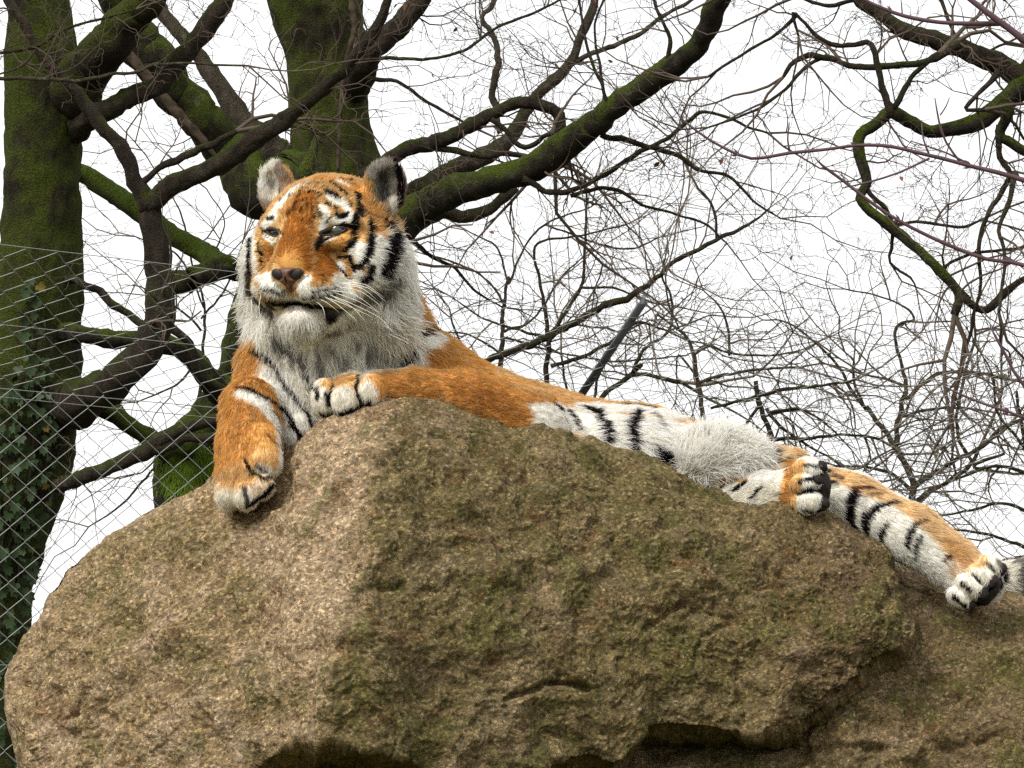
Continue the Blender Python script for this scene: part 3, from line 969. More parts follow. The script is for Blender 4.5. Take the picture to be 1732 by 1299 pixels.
f1(BLK, (805, 575, 16), (770, 610, 18), (738, 640, 10))
f1(BLK, (912, 465, 14), (912, 580, 22), (893, 680, 18), (850, 738, 14), (795, 745, 9))
f1(BLK, (800, 760), (775, 690), (712, 688), r=9)
f1(BLK, (695, 735), (745, 785), (775, 825), r=8)
f1(BLK, (915, 745), (905, 805), (865, 832), r=21)
f1(BLK, (1000, 470, 20), (1045, 560, 36), (1040, 650, 40), (1010, 760, 36), (1000, 790, 24))
f1(BRN, (840, 370), (900, 420), (960, 445), (1010, 490), r=8, op=.8)
f1(GRY, (780, 930), (860, 950), (940, 900), r=46, soft=.5)
f1(GRY, (110, 900), (140, 970), r=40, soft=.6)
f1(DGR, (1045, 830, 36), (990, 910, 46), (900, 950, 40), (800, 970, 34), soft=.9, op=.85)
f1(WHT, (150, 520, 20), (110, 640, 34), (100, 780, 40), soft=.6)
f1(BLK, (205, 470, 12), (172, 540, 20), (155, 660, 24), (158, 790, 24), soft=.5)
f1(DGR, (150, 800, 30), (170, 900, 36), (210, 980, 40), (290, 1030, 40), soft=.8)
f1(BLK, (215, 600), (225, 650), (250, 672), r=11)
f1(BLK, (240, 700), (250, 740), r=6)
f1(BLK, (250, 530), (300, 512), (345, 520), (368, 548), r=9)
f1(BLK, (258, 556), (300, 582), (345, 580), r=6)
f1(BLK, (565, 630, 20), (590, 590, 22), (615, 550, 14), (680, 500, 12), (745, 482, 12), (792, 500, 12))
f1(BLK, (600, 590), (650, 566), (715, 548), (765, 515), r=8)
f1(WHT, (420, 930, 20), (560, 950, 26), (680, 945, 30), (800, 930, 34), soft=.5)
f1(BLK, (545, 893), (640, 882), (700, 868), r=5)
f1(BLK, (480, 936), (600, 922), (720, 905), r=6)
f1(DGR, (520, 955), (620, 945), (720, 930), r=5)
f1(BLK, (228, 882), (300, 890), (375, 915), r=6)
f1(BLK, (560, 980, 24), (640, 1000, 36), (670, 1050, 46), (720, 1010, 36), soft=.6)
f1(WHT, (245, 900), (330, 925), (400, 938), r=15, soft=.6)
f1(BLK, (290, 968, 26), (400, 968, 24), (520, 975, 22), soft=.5)
f1(BLK, (300, 985), (420, 985), (560, 990), r=17, soft=.5)
f1(DGR, (250, 960), (300, 1010), r=22, soft=.8)
f1(DGR, (600, 1010), (740, 1030), (820, 990), r=26, soft=1.2, op=.7)
f1(LGR, (420, 1012), (500, 1007), r=20, soft=1, op=.7)
f1(DGR, (700, 1150), (640, 1170), r=26, soft=1, op=.6)
f1(BLK, (320, 1200), (400, 1250), r=18, soft=.8, op=.8)
f1(ORG, (1180, 880, 30), (1250, 960, 50), (1330, 1040, 40), soft=.8)
f1(BRN, (1240, 1000), (1290, 1060), r=26, soft=1, op=.8)
f1(BLK, (1305, 1075), (1240, 1170), (1180, 1260), (1150, 1300), r=22)
for a in ((590, 800), (620, 830), (650, 800), (560, 840), (600, 850), (660, 850)):
    f1(BLK, (a[0], a[1]), (a[0] + 12, a[1] - 3), r=4, op=.8)
# tail rings
for u_ in (1722, 1762, 1805):
    brush(lambda x, y: (x, y), DGR if u_ < 1740 else BLK, [(u_ + 8, 950), (u_ + 10, 1010)], 6, .8, .8, 1)
brush(lambda x, y: (x, y), DGR, [(1690, 950), (1720, 952)], 7, .8, .8, 1)

# ground colours by limb, before any stroke
GCOL = {'head': TAN, 'ear': BRN, 'earin': GRY, 'neck': GRY, 'nape': ORG, 'chest': GRY, 'shoulder': ORG, 'armup': ORG, 'inner': WHT, 'arm': ORG, 'toe': GRY,
        'fore': ORG, 'torso': TAN, 'belly': WHT, 'fluff': WHT, 'thigh': LTN, 'lega': WHT, 'legb': WHT, 'tail': GRY, 'cut': BLK}
GLEN = {'head': 10, 'ear': 10, 'earin': 26, 'neck': 33, 'nape': 30, 'chest': 27, 'shoulder': 18, 'armup': 16, 'inner': 20, 'arm': 13, 'toe': 8,
        'fore': 13, 'torso': 18, 'belly': 26, 'fluff': 54, 'thigh': 20, 'lega': 12, 'legb': 13, 'tail': 18, 'cut': 2}
GLIFT = {'head': .28, 'ear': .4, 'earin': .6, 'neck': .26, 'nape': .4, 'chest': .26, 'shoulder': .3, 'armup': .35, 'inner': .35, 'arm': .45, 'toe': .3,
         'fore': .35, 'torso': .3, 'belly': .3, 'fluff': .42, 'thigh': .35, 'lega': .35, 'legb': .4, 'tail': .5, 'cut': .1}
_ax = lambda a, b: (T(*b) - T(*a)) / np.linalg.norm(T(*b) - T(*a))
GFLOW = {'neck': np.array([0.05, -1, 0.25]), 'nape': np.array([.55, -.8, -.1]), 'chest': np.array([0, -1, .1]), 'shoulder': np.array([.7, -.6, 0]), 'armup': np.array([-.2, -1, .2]),
         'inner': np.array([.2, -1, .1]), 'arm': _ax((424, 690, -70), (412, 812, -158)), 'toe': None, 'fore': _ax((895, 728, 35), (640, 660, -70)),
         'torso': np.array([1, -.35, -.2]), 'belly': np.array([.8, -.5, 0]), 'fluff': np.array([.45, .5, .2]), 'thigh': np.array([1, -.4, 0]),
         'lega': _ax((1190, 862, 90), (1364, 824, 14)), 'legb': _ax((1330, 836, 150), (1646, 978, 40)), 'tail': np.array([1, 0, .3]), 'ear': np.array([0, 1, 0]),
         'earin': np.array([-.2, 1, .6]), 'cut': np.array([0, -1, 0])}
GFLOW['toe'] = np.array([0, -1, .2])
GROUPS = list(GCOL)


def limb_weights(p):
    W = np.full((len(p), len(GROUPS)), 1e3, dtype=np.float32)
    for kind, dt, k, g, sign in PR:
        j = GROUPS.index(g)
        d = sdf(kind, dt, p)
        if sign < 0:
            d = np.abs(d) + (0 if g == 'earin' else 3)
        W[:, j] = np.minimum(W[:, j], d)
    W -= W.min(1, keepdims=True)
    W = np.exp(-np.clip(W, 0, 60) / 7.0)
    return W / W.sum(1, keepdims=True)


def coat(p, W, rnd):
    """albedo of the coat at skin points p"""
    c = W @ np.array([GCOL[g] for g in GROUPS])
    h_ = (p - HC) @ HR
    rm_ = sstep(96, 116, np.abs(h_[:, 0])) * sstep(48, 8, h_[:, 1]) * W[:, GROUPS.index('head')]      # pale outer ruff
    c = c + (WHT - c) * rm_[:, None]
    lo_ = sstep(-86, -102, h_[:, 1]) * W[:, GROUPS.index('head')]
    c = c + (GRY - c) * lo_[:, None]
    jit = fbm(p / 9.0, 2) * 1.9 + fbm(p / 30.0 + 4, 2) * 1.6 + rnd * 1.0
    for col, q, r, soft, op in STK:
        R = r.max() * 1.3 + 5
        m = np.where(((p > q.min(0) - R) & (p < q.max(0) + R)).all(1))[0]
        if not len(m):
            continue
        pp = p[m]
        best = np.full(len(m), 1e9)
        for a, rr in zip(q, r):
            best = np.minimum(best, np.linalg.norm(pp - a, axis=1) / rr)
        rm = r.mean()
        best = best + jit[m] / max(rm, 3.5) * 0.42
        t = (1 - sstep(1 - soft * 0.5, 1 + soft * 0.5, best)) * op
        c[m] += (col - c[m]) * t[:, None]
    return c


tiger = empty('tiger', L2W(T(866, 800, 100)).tolist())
tag(tiger, 'orange, white and black striped tiger lying on top of the huge boulder', 'tiger')
mf, n_, l_, b_ = mat_new('tiger_coat', 0.75, 0.1)
at = N_(n_, 'ShaderNodeAttribute', attribute_name='col'); l_.new(at.outputs['Color'], b_.inputs['Base Color'])
M['coat'] = mf
mh = bpy.data.materials.new('tiger_fur'); mh.use_nodes = True
n_, l_ = mh.node_tree.nodes, mh.node_tree.links
n_.remove(n_['Principled BSDF'])
at = N_(n_, 'ShaderNodeAttribute', attribute_name='fur_color')
df = n_.new('ShaderNodeBsdfDiffuse'); tr = n_.new('ShaderNodeBsdfTranslucent'); ms_ = n_.new('ShaderNodeMixShader'); ms_.inputs[0].default_value = 0.47
l_.new(at.outputs['Color'], df.inputs[0]); l_.new(at.outputs['Color'], tr.inputs[0])
l_.new(df.outputs[0], ms_.inputs[1]); l_.new(tr.outputs[0], ms_.inputs[2])
l_.new(ms_.outputs[0], n_['Material Output'].inputs['Surface'])

rg = np.random.RandomState(11)
WB = limb_weights(BV)
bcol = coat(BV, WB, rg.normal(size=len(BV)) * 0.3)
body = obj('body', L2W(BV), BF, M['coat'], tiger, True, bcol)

# ---- fur
tri = np.concatenate([BF[:, [0, 1, 2]], BF[:, [0, 2, 3]]])
ta, tb, tc_ = BV[tri[:, 0]], BV[tri[:, 1]], BV[tri[:, 2]]
area = 0.5 * np.linalg.norm(np.cross(tb - ta, tc_ - ta), axis=1)
tn = BN[tri].mean(1)
tcen = (ta + tb + tc_) / 3
vw = np.array([0, 0, CAMZ]) - tcen; vw /= np.linalg.norm(vw, axis=1, keepdims=True)
facing = np.sum(tn * vw, 1)
headw = sstep(190, 130, np.linalg.norm(tcen - HC, axis=1))
fluffw = sstep(150, 90, np.linalg.norm((tcen - T(1210, 780, 120)) / np.array([1.2, 1, 1]), axis=1))
dens = area * np.where(facing > -0.25, 1.0, 0.12) * (1 + 1.0 * headw + 2.0 * fluffw)
NH = 400000
cum = np.cumsum(dens); cum /= cum[-1]
ti = np.searchsorted(cum, rg.rand(NH))
b1, b2 = rg.rand(NH), rg.rand(NH)
fl_ = b1 + b2 > 1; b1[fl_] = 1 - b1[fl_]; b2[fl_] = 1 - b2[fl_]
b0 = 1 - b1 - b2
root = ta[ti] * b0[:, None] + tb[ti] * b1[:, None] + tc_[ti] * b2[:, None]
nrm = BN[tri[ti, 0]] * b0[:, None] + BN[tri[ti, 1]] * b1[:, None] + BN[tri[ti, 2]] * b2[:, None]
nrm /= np.linalg.norm(nrm, axis=1, keepdims=True)
Wh = limb_weights(root)
ln = Wh @ np.array([GLEN[g] for g in GROUPS], float)
lift = Wh @ np.array([GLIFT[g] for g in GROUPS], float)
flow = np.zeros((NH, 3))
hl = (root - HC) @ HR                     # head frame
nose_p = np.array([0, -30, 150.0])
hd = hl - nose_p
hd[:, 1] += -30 * sstep(-20, -90, hl[:, 1]) - 90 * sstep(70, 120, np.abs(hl[:, 0])) * sstep(40, -40, hl[:, 1])
hflow = hd @ HR.T
hflow /= np.linalg.norm(hflow, axis=1, keepdims=True) + 1e-6
for j, g in enumerate(GROUPS):
    flow += Wh[:, j:j + 1] * (hflow if g == 'head' else GFLOW[g] / np.linalg.norm(GFLOW[g]))
wh_head = Wh[:, GROUPS.index('head')]
ruff = sstep(80, 120, np.abs(hl[:, 0])) * sstep(75, 0, hl[:, 1]) * sstep(62, 12, hl[:, 2])
chin = sstep(-104, -140, hl[:, 1])
muzz = sstep(95, 60, np.linalg.norm((hl - np.array([0, -50, 130])) / np.array([1.2, 1, 1]), axis=1))
hlen = 8.5 + 34 * ruff + 14 * chin * sstep(60, 110, hl[:, 2]) + 26 * chin * sstep(60, 20, hl[:, 2]) + 5 * sstep(60, 110, hl[:, 1]) + 0.5 * muzz
ln = ln * (1 - wh_head) + hlen * wh_head
lift = lift + wh_head * (0.08 * ruff + 0.10 * chin + 0.12 * muzz)
for s_ in (-1, 1):                          # keep the eyes clear
    de = np.linalg.norm((hl - np.array([s_ * 53, 21, 84])) / np.array([1.25, 1, 1]), axis=1)
    ln = np.where(wh_head > .3, ln * (0.38 + 0.62 * sstep(13, 32, de)), ln)
dn = np.linalg.norm((hl - np.array([0, -50, 146])) / np.array([1.3, 1, 1]), axis=1)
ln = ln * (0.3 + 0.7 * sstep(20, 34, dn))
flow -= nrm * np.sum(flow * nrm, 1, keepdims=True)
flow /= np.linalg.norm(flow, axis=1, keepdims=True) + 1e-6
# locks: neighbouring hairs share a lean
vn = lambda p, o: np.stack([noise(p + o), noise(p + o + 13), noise(p + o + 29)], -1)
fluf = Wh[:, GROUPS.index('fluff')][:, None]
lock = vn(root / 11.0, 3.0) * (0.75 + 1.0 * fluf) + vn(root / 34.0, 8.0) * 0.6
long = np.clip(ln / 30, 0.25, 1.4)[:, None]
flow = flow + lock * (0.35 + 0.65 * long) + rg.normal(size=(NH, 3)) * 0.16
flow -= nrm * np.sum(flow * nrm, 1, keepdims=True)
flow /= np.linalg.norm(flow, axis=1, keepdims=True) + 1e-6
lift = np.clip(lift + rg.normal(size=NH) * 0.10 + 0.25 * lock[:, 1], 0.06, 1.3)[:, None]
d0 = flow * np.cos(lift) + nrm * np.sin(lift)
ln = (ln * (0.62 + 0.55 * rg.rand(NH)) * (0.9 + 0.35 * noise(root / 8.0)))[:, None]
NP = 5
tt = np.linspace(0, 1, NP)
pts = np.zeros((NH, NP, 3))
grav = np.array([0, -1.0, 0])
for k, t in enumerate(tt):
    pts[:, k] = root - nrm * 0.5 + d0 * ln * t + (flow * 0.30 - nrm * 0.16 + grav * 0.16 * long) * ln * (t * t) * 0.6 \
        + rg.normal(size=(NH, 3)) * 0.05 * ln * t * t
samp = root + flow * np.maximum(ln - 6, 0) * 0.62
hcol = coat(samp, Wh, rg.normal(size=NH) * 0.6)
hcol = hcol * np.exp(rg.normal(size=NH) * 0.17)[:, None] * (1 + 0.16 * noise(root / 14.0 + 90))[:, None]
# undercoat greys and stray pale hairs
pale = (rg.rand(NH) < 0.05) & (ln[:, 0] > 9)
hcol[pale] = hcol[pale] * 0.5 + WHT * 0.4
hcol = np.clip(hcol, 0.006, 0.93)
rad = (0.35 + 0.008 * ln[:, 0])[:, None] * (1 - 0.72 * tt[None, :] ** 1.6) * S
cu = bpy.data.hair_curves.new('fur')
cu.add_curves([NP] * NH)
pw = L2W(pts.reshape(-1, 3)) - np.array(tiger.location)
cu.attributes['position'].data.foreach_set('vector', np.ascontiguousarray(pw, dtype=np.float32).ravel())
ra = cu.attributes.get('radius') or cu.attributes.new('radius', 'FLOAT', 'POINT')
ra.data.foreach_set('value', np.ascontiguousarray(rad, dtype=np.float32).ravel())
ca = cu.attributes.new('fur_color', 'FLOAT_COLOR', 'CURVE')
cc = np.ones((NH, 4), dtype=np.float32); cc[:, :3] = hcol
ca.data.foreach_set('color', cc.ravel())
cu.materials.append(mh)
fur = bpy.data.objects.new('fur', cu)
COL.objects.link(fur); fur.parent = tiger

# ---- eyes
me_, n_, l_, b_ = mat_new('tiger_eye', 0.12, 0.6)
at = N_(n_, 'ShaderNodeAttribute', attribute_name='col'); l_.new(at.outputs['Color'], b_.inputs['Base Color'])
b_.inputs['Coat Weight'].default_value = 0.25


def sphere(c, r, nu=40, nv=28, axis=None):
    th = np.linspace(0, math.pi, nv); ph = np.linspace(0, 2 * math.pi, nu, endpoint=False)
    A, B = np.meshgrid(th, ph, indexing='ij')
    p = np.stack([np.sin(A) * np.cos(B), np.sin(A) * np.sin(B), np.cos(A)], -1)
    i = np.arange(nu * nv).reshape(nv, nu)
    f = np.stack([i[:-1], i[1:], np.roll(i[1:], -1, 1), np.roll(i[:-1], -1, 1)], -1).reshape(-1, 4)
    return p.reshape(-1, 3), f


sp_, sf_ = sphere(0, 1)
for s_ in (-1, 1):
    gaze = np.array([-0.16, -0.05, 1.0]); gaze /= np.linalg.norm(gaze)
    ec = np.array([s_ * 53, 20, 61.0])
    p = sp_ * 16.5
    a = np.degrees(np.arccos(np.clip(sp_ @ gaze, -1, 1)))
    c = np.where((a < 10)[:, None], np.array([0.01, 0.01, 0.01]), np.where((a < 36)[:, None], np.array([0.06, 0.055, 0.03]), np.array([0.05, 0.045, 0.04])))
    obj('eye', L2W((p + ec) @ HR.T + HC), sf_, me_, tiger, True, c)

# dark eyelid rims round each opening
M['lid'] = plain('eyelid_black', (0.015, 0.011, 0.010), 0.45, 0.4, 0.2, 200.0)
fwd = HR[:, 2]
for s_ in (-1, 1):
    aa = np.linspace(0, 2 * math.pi, 48)
    xy = np.stack([18.5 * np.cos(aa), 6.0 * np.sin(aa) * (1 - 0.25 * np.cos(aa) ** 2)], -1) @ rotz(s_ * 0.24)[:2, :2].T
    loop = []
    for x_, y_ in xy:
        o_ = H(s_ * 53 + x_, 19 + y_, 190)
        h_ = BVH.ray_cast(Vector(o_), Vector(-fwd))
        loop.append(np.array(h_[0]) if h_[0] is not None else H(s_ * 53 + x_, 19 + y_, 84))
    loop = np.array(loop)
    zz = (loop - HC) @ HR
    ok = np.abs(zz[:, 2] - np.median(zz[:, 2])) < 22
    zz[:, 2] = np.interp(np.arange(48), np.where(ok)[0], zz[ok, 2])
    z3 = np.concatenate([zz[-13:-1, 2], zz[:, 2], zz[1:13, 2]])
    zz[:, 2] = np.convolve(z3, np.ones(9) / 9, 'same')[12:-12] + 0.5
    loop = zz @ HR.T + HC
    up_ = 0.5 + 0.5 * np.sin(aa)
    v_, fc_ = tubes(L2W(loop)[None], ((2.0 + 1.3 * up_) * S)[None], 8)
    obj('eyelid', v_, fc_, M['lid'], tiger)

# ---- nose leather, mouth, pads
def small_field(prims, lo_, hi_, vx):
    n = np.ceil((hi_ - lo_) / vx).astype(int) + 1
    g = np.stack(np.meshgrid(*[lo_[j] + vx * np.arange(n[j]) for j in range(3)], indexing='ij'), -1)
    Fd = np.full(g.shape[:3], 50.0)
    for kind, dt, k, sign in prims:
        d = sdf(kind, dt, g)
        if sign > 0:
            h = np.clip(k - np.abs(Fd - d), 0, None) / k; Fd = np.minimum(Fd, d) - h * h * k * .25
        else:
            h = np.clip(k - np.abs(Fd + d), 0, None) / k; Fd = np.maximum(Fd, -d) + h * h * k * .25
    return surface_nets(Fd, lo_, vx)


I3 = np.eye(3)
e_ = lambda c, r, k=5, s=1, R=I3: ('ell', (np.array(c, float), np.array(r, float), R), k, s)
nose_pr = [e_((0, -50, 134), (28, 10, 14)), e_((0, -56, 134), (19, 15, 15), 8), e_((0, -68, 129), (7, 13, 12), 6),
           e_((-17, -53, 150), (12.5, 8.5, 14), 4, -1, rotz(-.5)), e_((17, -53, 150), (12.5, 8.5, 14), 4, -1, rotz(.5)), e_((0, -70, 146), (1.6, 14, 6), 2, -1)]
nv_, nf_ = small_field(nose_pr, np.array([-36., -88, 108]), np.array([36., -28, 156]), 1.3)
M['nose'] = plain('nose_leather', (0.115, 0.050, 0.032), 0.5, 0.4, 0.35, 160.0)
nn_ = vnormals(nv_, nf_)
if np.mean(np.sum(nn_ * (nv_ - nv_.mean(0)), 1)) < 0:
    nf_ = nf_[:, ::-1]
nose = obj('nose', L2W(nv_ @ HR.T + HC), nf_, M['nose'], tiger)
M['nostril'] = plain('nostril_black', (0.012, 0.009, 0.009), 0.5, 0.3, 0.2, 100.0)
for s_ in (-1, 1):
    Rn = rotz(s_ * .5)
    p = (sp_ * np.array([12, 8.6, 4])) @ Rn.T + np.array([s_ * 17, -53, 141.5])
    obj('nostril', L2W(p @ HR.T + HC), sf_, M['nostril'], nose)
M['pad'] = plain('paw_pad_leather', (0.022, 0.017, 0.016), 0.75, 0.15, 0.3, 120.0)


def pad(c, r, rot=I3):
    r = np.array(r) * 0.86
    p = sp_ * (1 + 0.10 * noise(sp_ * 2.3 + np.array(c) * .1))[:, None] * np.array(r)
    obj('paw_pad', L2W(p @ rot.T + T(*c)), sf_, M['pad'], tiger)


pad((1391, 824, 2), (17, 32, 24)); pad((1388, 790, -4), (14, 13, 16)); pad((1391, 852, -14), (15, 14, 16)); pad((1384, 812, -24), (10, 10, 10))
R3 = rotz(math.radians(-32))
pad((1674, 1000, 18), (15, 30, 24), rotz(math.radians(-40))); pad((1694, 964, 14), (10, 14, 14), R3); pad((1680, 984, -6), (11, 14, 13), R3); pad((1662, 1004, -10), (12, 13, 13), R3); pad((1640, 1022, 2), (12, 11, 13), R3)
pad((436, 852, -176), (14, 10, 16), rotz(.4)); pad((605, 699, -130), (22, 9, 14), rotz(.25))

# ---- whiskers
M['whisker'] = plain('whisker_white', (0.8, 0.77, 0.68), 0.5, 0.3, 0.1, 50.0)
wk = [((735, 848), (880, 858), (1005, 945)), ((700, 872), (850, 900), (995, 1005)), ((720, 850), (900, 880), (1020, 975)), ((650, 920), (800, 980), (985, 1075), (1060, 1175)),
      ((640, 940), (760, 985), (950, 1075)), ((690, 910), (830, 960), (960, 1030)), ((620, 930), (710, 985), (800, 1060), (830, 1085)), ((565, 960), (615, 1000), (632, 1075)),
      ((660, 895), (820, 925), (1000, 1060)), ((590, 950), (640, 970), (720, 1035)), ((740, 870), (860, 880), (960, 960)), ((670, 930), (800, 1000), (900, 1110)),
      ((240, 900), (180, 935), (130, 940)), ((230, 915), (215, 1000), (225, 1080), (245, 1290)), ((250, 890), (170, 900), (110, 880))]
for i, w_ in enumerate(wk):
    q0 = cast(*c1(*w_[0]))
    pts_ = [q0]
    for j, x in enumerate(w_[1:]):
        u_, v_ = c1(*x)
        dz = q0[2] + 14 + (10 if w_[0][0] > 500 else 4) * (j + 1)
        f_ = 1 - dz * S / D0
        pts_.append(np.array([(u_ - 866) * f_, -(v_ - 649.5) * f_, dz]))
    pt = smooth_path(np.array(pts_), 12)
    r_ = np.linspace(0.62, 0.22, len(pt)) * S
    v_, fc_ = tubes(L2W(pt)[None], r_[None], 3)
    obj('whisker', v_, fc_, M['whisker'], tiger)

# ------------------------------------------------------------------ trees
rnd = random.Random(5)
FWD = FV


def branch_mesh(name, pts, mat, parent, n=14, step=None, rough=0.10, wob=0.0, seed=0, thin=1.0):
    """pts rows (u, v, distance, radius in photograph pixels)"""
    A = np.array([[*P(u, v, d), r * thin * K * d] for u, v, d, r in pts])
    rm = A[:, 3].max()
    c = smooth_path(A, step or (0.022 if rm > 0.035 else max(0.02, rm * 0.45)))
    pth, rad = c[:, :3], np.clip(c[:, 3], 0.0008, None)
    if wob:
        pth = pth + np.stack([noise(pth * 5 + 3 + seed) + .6 * noise(pth * 15 + seed), noise(pth * 5 + 31 + seed), noise(pth * 5 + 57 + seed) + .6 * noise(pth * 15 + 70 + seed)], -1) * (rad[:, None] * wob)
    v, f = tubes(pth[None], rad[None], n)
    vv = v.reshape(len(pth), n, 3)
    off = vv - pth[:, None, :]
    k = fbm(vv / (rm * 1.6) + seed, 3) * rough * 1.5 + fbm(vv / (rm * 0.45) + seed + 9, 2) * rough * 0.7
    if rm > 0.035:
        k = k + (np.abs(fbm(vv * np.array([16, 16, 7]) + seed, 3)) - .2) * 0.028 / rm * 0.9 + noise(vv * 55) * 0.004 / rm
    vv = pth[:, None, :] + off * (1 + k[..., None])
    o = obj(name, vv.reshape(-1, 3), f, mat, parent)
    return o, pth, rad


def to_ground(u, v, d, r, steps=3):
    """points from a trunk point straight down to the ground"""
    z0 = P(u, v, d)[2]
    out = []
    for k in range(1, steps + 1):
        # each lower point is found on the same vertical line
        z = z0 * (1 - k / steps) - 0.05
        p = P(u, v, d); p[2] = z
        rel = p - CL
        dd = rel @ FV
        out.append((866 + (rel @ RV) / (K * dd), 649.5 - (rel @ UV) / (K * dd), dd, r * (1 + 0.25 * k / steps)))
    return out


SEG = 7


def grow(store, p, d, L, r, lvl, maxl, spread, flat, sag, leafs=None):
    """one crooked twig and its own side twigs; plain tuples for speed"""
    st = L / SEG
    path, rads = [p], [r]
    x, y, z = p
    dx, dy, dz = d
    kids = []
    for k in range(1, SEG + 1):
        w = 0.25
        dx += rnd.gauss(0, w); dy += rnd.gauss(0, w * flat); dz += rnd.gauss(0, w) + sag
        m = math.sqrt(dx * dx + dy * dy + dz * dz) + 1e-9
        dx /= m; dy /= m; dz /= m
        x += dx * st; y += dy * st; z += dz * st
        path.append((x, y, z)); rads.append(r * (1 - 0.72 * k / SEG))
        if lvl < maxl and rnd.random() < (0.58 if lvl == 0 else 0.48):
            kids.append(((x, y, z), (dx, dy, dz), rads[-1], k))
    store.append((path, rads))
    for kp, kd, kr, k in kids:
        a = rnd.choice((-1, 1)) * rnd.uniform(0.5, 1.05)
        ca, sa = math.cos(a), math.sin(a)
        nx, nz = kd[0] * ca - kd[2] * sa, kd[0] * sa + kd[2] * ca
        ny = kd[1] + rnd.gauss(0, 0.5) * flat
        m = math.sqrt(nx * nx + ny * ny + nz * nz) + 1e-9
        grow(store, kp, (nx / m, ny / m, nz / m), L * rnd.uniform(0.34, 0.62) * (1.1 - 0.4 * k / SEG), max(kr * 0.72, RMIN), lvl + 1, maxl, spread, flat, sag)


RMIN = 0.0015
DENS = 0.42


def twigs_on(store, pth, rad, per_m, L, r, maxl, start=0.0, flat=0.8, sag=0.0, bias=(0, 0, 0), px=None):
    seg = np.linalg.norm(np.diff(pth, axis=0), axis=1)
    tot = seg.sum()
    cs = np.concatenate([[0], np.cumsum(seg)]) / tot
    for _ in range(int(DENS * per_m * tot * (1 - start))):
        t = start + (1 - start) * rnd.random()
        i = min(len(pth) - 2, int(np.searchsorted(cs, t)) - 1 if t > 0 else 0); i = max(0, i)
        p = pth[i]; tg = pth[i + 1] - pth[i]; tg = tg / (np.linalg.norm(tg) + 1e-9)
        a = rnd.choice((-1, 1)) * rnd.uniform(0.5, 1.35)
        ca, sa = math.cos(a), math.sin(a)
        d = (tg[0] * ca - tg[2] * sa + bias[0], tg[1] + rnd.gauss(0, 0.55) * flat + bias[1], tg[0] * sa + tg[2] * ca + bias[2])
        m = math.sqrt(sum(q * q for q in d)) + 1e-9
        grow(store, tuple(p), tuple(q / m for q in d), L * rnd.uniform(0.45, 1.25), min(r * rnd.uniform(0.7, 1.2), rad[i] * 0.8 + 0.0008), 0, maxl, 1, flat, sag)


def crown(store, mat, parent, name='crown'):
    pa = np.array([s_[0] for s_ in store]); ra = np.clip(np.array([s_[1] for s_ in store]), RMIN * 0.7, None)
    thick = ra[:, 0] > 0.0045
    vs, fs, off = [], [], 0
    for msk, n in ((thick, 5), (~thick, 3)):
        if msk.any():
            v, f = tubes(pa[msk], ra[msk], n, cap=False)
            vs.append(v); fs.append(f[0] + off); off += len(v)
    return obj(name, np.concatenate(vs), np.concatenate(fs), mat, parent)


LEAFPTS = [(0, 0), (0.22, 0.18), (0.34, 0.5), (0.2, 0.85), (0, 1.1), (-0.2, 0.85), (-0.34, 0.5), (-0.22, 0.18)]


def leaf_mesh(name, pts, fold, mat):
    v = [(x, fold * abs(x), y) for x, y in pts] + [(0, -0.05, 0.5)]
    n = len(pts)
    me = make_mesh(name, np.array(v), np.array([(i, (i + 1) % n, n) for i in range(n)]), True)
    me.materials.append(mat)
    return me


DEADLEAF = leaf_mesh('dead_leaf', LEAFPTS, 0.5, M['dead_leaf'])


def place_leaf(me, name, parent, p, size, rot):
    o = bpy.data.objects.new(name, me)
    COL.objects.link(o)
    o.parent = parent
    o.location = (np.asarray(p) - rootloc(parent)).tolist()
    o.scale = (size, size, size)
    o.rotation_euler = rot
    return o


def tree(name, base, label, trunk, tmat, branches, tw=None, twmat='twig', group=None, tn=40, trough=0.06, thin=0.72):
    """trunk: rows; branches: list of (rows, material, sides, twig spec or None)"""
    g = P(*base)
    root = empty(name, (g[0], g[1], 0.0))
    tag(root, label, 'tree', group)
    store = []
    if trunk:
        branch_mesh('trunk', trunk, tmat, root, tn, None, trough, 0, len(label))
    for i, b in enumerate(branches):
        rows, bm, spec = b
        rmax = max(r[3] for r in rows)
        n = 30 if rmax > 14 else (10 if rmax > 6 else 6)
        o, pth, rad = branch_mesh('branch', rows, bm, root, n, None, 0.16 if rmax > 12 else 0.25, 1.3 if rmax < 14 else 0.35, i * 3.7, thin if rmax < 12 else 1)
        if spec:
            twigs_on(store, pth, rad, **spec)
            if rad[-1] / (K * 15) < 9:
                for _ in range(2):
                    tg = pth[-1] - pth[-4]; tg = tg / np.linalg.norm(tg)
                    tg = tg + np.array([rnd.gauss(0, .25), rnd.gauss(0, .25), rnd.gauss(0, .25)]); tg /= np.linalg.norm(tg)
                    grow(store, tuple(pth[-1]), tuple(tg), spec['L'] * rnd.uniform(1.0, 1.7), min(rad[-1] * 1.0, .011), 0, 2, 1, .7, 0.0)
    if store:
        crown(store, M[twmat], root)
    return root, store


TG = dict(per_m=9, L=0.55, r=0.0042, maxl=2)
bM, bD, bS, bG, bY = M['bark_mossy'], M['bark_dark'], M['bark_moss'], M['bark_grey'], M['bark_mid']


def rows(d, *p, dd=0.0):
    n = len(p)
    return [(a[0], a[1], (a[3] if len(a) > 3 else d + dd * i / max(1, n - 1)), a[2]) for i, a in enumerate(p)]


